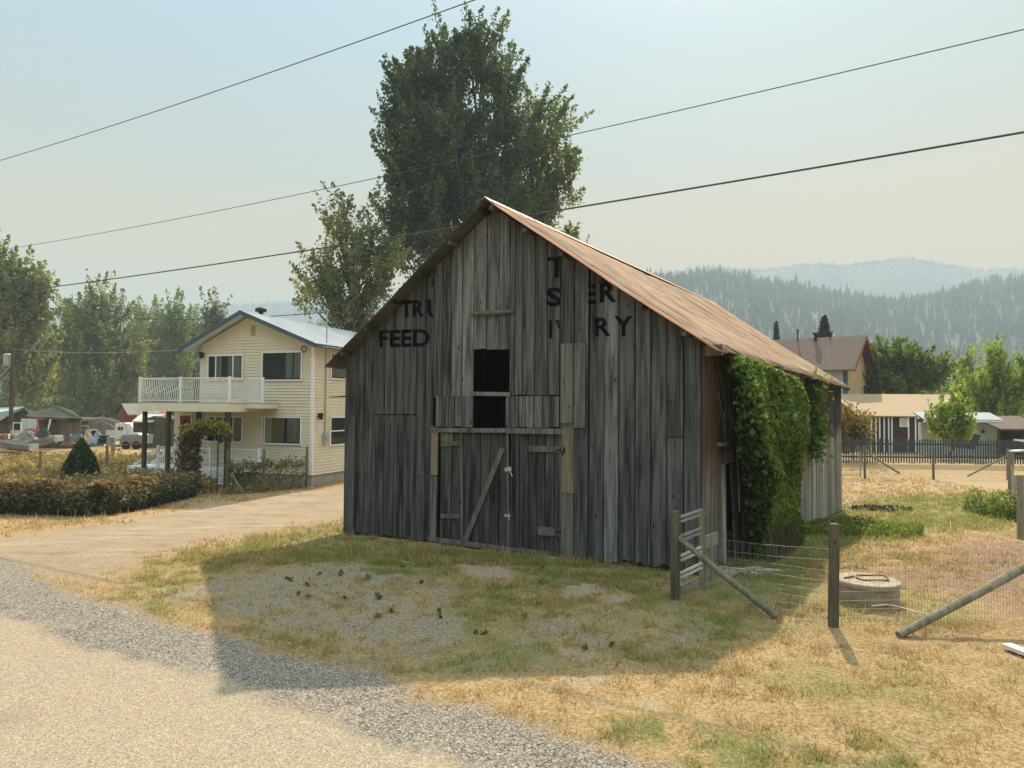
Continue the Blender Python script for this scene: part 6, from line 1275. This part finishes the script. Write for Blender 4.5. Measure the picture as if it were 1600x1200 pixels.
# boats: lofted hulls
def boat(name, label, x0, x1, yt, yb, Y, mat, tilt=0, flip=False):
    a, q = P(x0, yb, Y), P(x1, yb+tilt, Y-.3); L = (q-a).length; d = (q-a).normalized(); s_ = Vector((-d.y, d.x, 0)).normalized(); H_ = (yb-yt)*Y/F; o = thing(name, label, 'boat', tuple(a.lerp(q, .5)))
    st = 12; V = []; W_ = .75
    for i in range(st+1):
        f = i/st; w = W_*math.sqrt(max(0, 1-(f**2.2)))*(.85 if i == 0 else 1)+.01; sh = H_*(1+.35*f**2); rise = .45*H_*f**4
        for (k, zz) in ((-1, 1), (-.85, .35), (0, 0), (.85, .35), (1, 1)): V.append(a+d*(L*f)+s_*(w*k)+Vector((0, 0, rise+(sh-rise)*zz)))
    F_ = [(i*5+j, (i+1)*5+j, (i+1)*5+j+1, i*5+j+1) for i in range(st) for j in range(4)]+[(0, 1, 2, 3, 4)]
    mb = MB(); mb.add(V, F_); h_ = mb.build('hull', mat, o); md = h_.modifiers.new('t', 'SOLIDIFY'); md.thickness = .03
    mb = MB()
    for f in (.3, .6): c_ = a+d*(L*f)+Vector((0, 0, H_*.75)); mb.beam(c_-s_*.6, c_+s_*.6, .25, .04)
    mb.build('bench', W_TRIM, o); return o
boat('rowing_boat', 'dull aluminium boat with its bow raised in front of the scrap', 44, 84, 692, 701, 48, ALU, -8)
boat('rowing_boat', 'grey boat hull lying lowest in the grass at the left edge', 52, -6, 694, 706, 46, ALU, -4)
# scrap: separate leaning boards, poles, tyres, drums, tarps
def one(name, label, cat, mb, mat, loc, group=None): o = mb.build(name, mat, origin=loc); tag(o, label, cat, group); return o
def crumple(px_, py, Y, w, h, mat, name, label, cat, seed):
    g = random.Random(seed); c = P(px_, py, Y); mb = MB(); n_, k = 9, 14; vs = [c+Vector((0, 0, h))]
    for i in range(1, n_):
        for j in range(k): a = 2*math.pi*j/k; f = i/(n_-1); rr = w*f*g.uniform(.8, 1.15); vs.append(c+Vector((rr*math.cos(a), rr*.7*math.sin(a), max(-.05, h*(1-f**1.6)+g.uniform(-.16, .16)*h))))
    fs = [(0, 1+j, 1+(j+1) % k) for j in range(k)]+[(1+(i-1)*k+j, 1+i*k+j, 1+i*k+(j+1) % k, 1+(i-1)*k+(j+1) % k) for i in range(1, n_-1) for j in range(k)]
    mb.add(vs, fs); return one(name, label, cat, mb, mat, c)
crumple(153, 695, 50, .62, .95, plain('blue_tarp', (.22, .30, .38), .5, .3, 2), 'tarpaulin', 'crumpled pale blue tarpaulin heap beside the tyres', 'tarpaulin', 1)
crumple(68, 692, 52, .9, 1.0, plain('dark_tarp', (.04, .05, .05), .7, .3, 2), 'tarpaulin', 'dark tarpaulin bundle behind the aluminium boat', 'tarpaulin', 2)
crumple(40, 694, 51, 1.1, .95, plain('grey_cover', (.20, .21, .19), .8, .3, 2), 'boat_cover', 'grey canvas heap on the scrap beside the boats', 'canvas', 3)
crumple(108, 696, 50, .6, .35, plain('maroon_heap', (.15, .07, .06), .8, .3, 3), 'cloth_heap', 'small maroon heap on the grass left of the cone shrub', 'cloth', 4)
crumple(137, 690, 51, .35, .9, plain('tan_sacks', (.42, .34, .24), .8, .3, 4), 'sack_heap', 'pale tan sacks piled behind the cone shrub tip', 'sacks', 5)
crumple(12, 697, 52, 1.3, .5, plain('black_heap', (.03, .03, .035), .8, .3, 3), 'scrap_heap', 'black plastic scrap at the left edge', 'scrap', 6)
tp = None
for k, (x, y, lab) in enumerate(((160, 694, 'bottom black tyre of the stack by the blue tarpaulin'), (161, 689, 'middle black tyre of the stack by the blue tarpaulin'), (163, 684, 'top black tyre of the stack by the blue tarpaulin'))):
    c = P(x, y, 49.5); V = []; n1, n2 = 20, 8
    if tp is None:
        for i in range(n1):
            for j in range(n2): a, q = 2*math.pi*i/n1, 2*math.pi*j/n2; r = .25+.1*math.cos(q); V.append(c+Vector((r*math.cos(a), r*math.sin(a), .1*math.sin(q)+.1)))
        mb = MB(); mb.add(V, [(i*n2+j, ((i+1) % n1)*n2+j, ((i+1) % n1)*n2+(j+1) % n2, i*n2+(j+1) % n2) for i in range(n1) for j in range(n2)]); tp = one('tyre', lab, 'tyre', mb, BLK, c, 'stacked tyres')
    else: t2 = tp.copy(); C.objects.link(t2); t2.location = c; t2['label'] = lab
c = P(173, 696, 49.5); mb = MB(); mb.tube([c, c+Vector((0, 0, .02)), c+Vector((0, 0, .3)), c+Vector((0, 0, .58)), c+Vector((0, 0, .6))], [.27, .29, .28, .29, .26], 16); one('steel_drum', 'squat grey drum right of the tyre stack', 'drum', mb, ALU, c)
bx = thing('utility_trailer', 'grey green box trailer on the dry grass left of the porch stairs', 'trailer', tuple(P(205, 700, 49)))
mb = MB(); panel(mb, [(186, 694), (222, 694), (224, 680), (190, 680)], 49, 1.4); mb.build('box', plain('grey_green_box', (.22, .24, .21), .7, .15, 2), bx)
mb = MB(); panel(mb, [(192, 680), (218, 680), (216, 677), (200, 677)], 49.1, 1.2); mb.build('load', SHEET, bx)
for x in (196, 212): c = P(x, 696, 48.95); mb = MB(); mb.tube([c, c+Vector((0, .18, 0))], .28, 14); mb.build('wheel', BLK, bx)
mb = MB(); mb.beam(P(178, 696.5, 48.6), P(222, 693, 48.6), .12, .1); one('timber', 'long plank lying in front of the grey box trailer', 'timber', mb, REDB, P(200, 697, 48.6))
for k, (xa, ya, xb, yb, Y, w, lab, mt) in enumerate(((70, 692, 79, 655, 55, .1, 'tall pale pole leaning on the mossy shed', WHT), (10, 690, 22, 662, 55.5, .14, 'grey board leaning left of the old sash', OLDB), (26, 690, 14, 664, 55.2, .14, 'board crossing behind the old sash', W_TRIM), (66, 673, 78, 694, 50, .12, 'pale board sloping down beside the dark tarpaulin', W_TRIM), (112, 692, 116, 678, 54, .16, 'short board leaning on the brown board wall', W_TRIM), (58, 655, 62, 690, 55.3, .1, 'red pole among the scrap', REDB))):
    mb = MB(); mb.cur = rnd.random(); mb.beam(P(xa, ya, Y), P(xb, yb, Y), w, .04, (0, 1, 0)); one('leaning_board', lab, 'board', mb, mt, P(xa, max(ya, yb), Y), 'boards leaning in the junk yard')
c = P(64, 676, 51); 
g = random.Random(8)
cols = [(.5, .5, .48), (.35, .12, .09), (.12, .14, .15), (.42, .36, .26), (.6, .6, .58), (.16, .2, .24)]
names = ['white', 'red', 'charcoal', 'tan', 'pale', 'slate']
for k in range(12):
    x = [3, 9, 16, 24, 31, 37, 46, 52, 60, 86, 96, 118][k]; y = [690, 684, 688, 681, 686, 690, 684, 679, 688, 690, 688, 690][k]; Y = 53+g.random()*1.5; s_ = g.uniform(.28, .6); c = P(x, y, Y); ci = k % 6
    mb = MB(); M_ = Matrix.Rotation(g.uniform(0, 3), 3, 'Z') @ Matrix.Rotation(g.uniform(-.4, .4), 3, 'X'); ex, ey, ez = (M_ @ Vector((s_*1.3, 0, 0)), M_ @ Vector((0, s_, 0)), M_ @ Vector((0, 0, s_*.8)))
    mb.obox(c-ex/2, ex, ey, ez*.1); 
    for a in (0, .94): mb.obox(c-ex/2+ex*a, ex*.06, ey, ez)
    for a in (0, .94): mb.obox(c-ex/2+ey*a+ex*.06, ex*.88, ey*.06, ez)
    ref = ['at the very left edge', 'second from the left edge', 'under the leaning grey board', 'below the old sash', 'left of the canvas heap', 'behind the canvas heap', 'below the pale sheet', 'beside the red pole', 'behind the dark tarpaulin', 'at the foot of the mossy shed doorway', 'by the brown board wall', 'left of the log pile'][k]
    one('crate', f'{names[ci]} open crate {ref}', 'crate', mb, plain('crate_'+names[ci], cols[ci], .8, .25, 4), c, 'crates in the scrap heap')
for x, yt, yb, Y, r, lab in ((166.5, 697, 732, 33.5, .055, 'short grey post right of the cone shrub'), (176.5, 694, 708, 47, .12, 'thick stump post below the trailer plank'), (62, 704, 738, 32.5, .05, 'thin weathered post left of the cone shrub')):
    a = P(x, yb, Y); z0 = ghf(a.x, a.y); mb = MB(); mb.tube([(a.x, a.y, z0-.1), (a.x, a.y, P(x, yt, Y).z)], r, 9); o = mb.build('garden_post', FP2, origin=(a.x, a.y, z0)); tag(o, lab, 'post')
# ------------------------------------------------------------------ smoke haze over the valley
hm = bpy.data.materials.new('smoke_haze'); hm.use_nodes = True; hn, hl = hm.node_tree.nodes, hm.node_tree.links
for x in list(hn):
    if x.type == 'BSDF_PRINCIPLED': hn.remove(x)
pv = hn.new('ShaderNodeVolumePrincipled'); pv.inputs['Color'].default_value = (.455, .59, .70, 1); pv.inputs['Density'].default_value = .0006; pv.inputs['Anisotropy'].default_value = .0
hl.new(pv.outputs[0], hn['Material Output'].inputs['Volume'])
mb = MB(); mb.box(-3600, 3600, -400, 3600, -2.5, 470); hz = mb.build('haze', hm); tag(hz, kind='stuff')
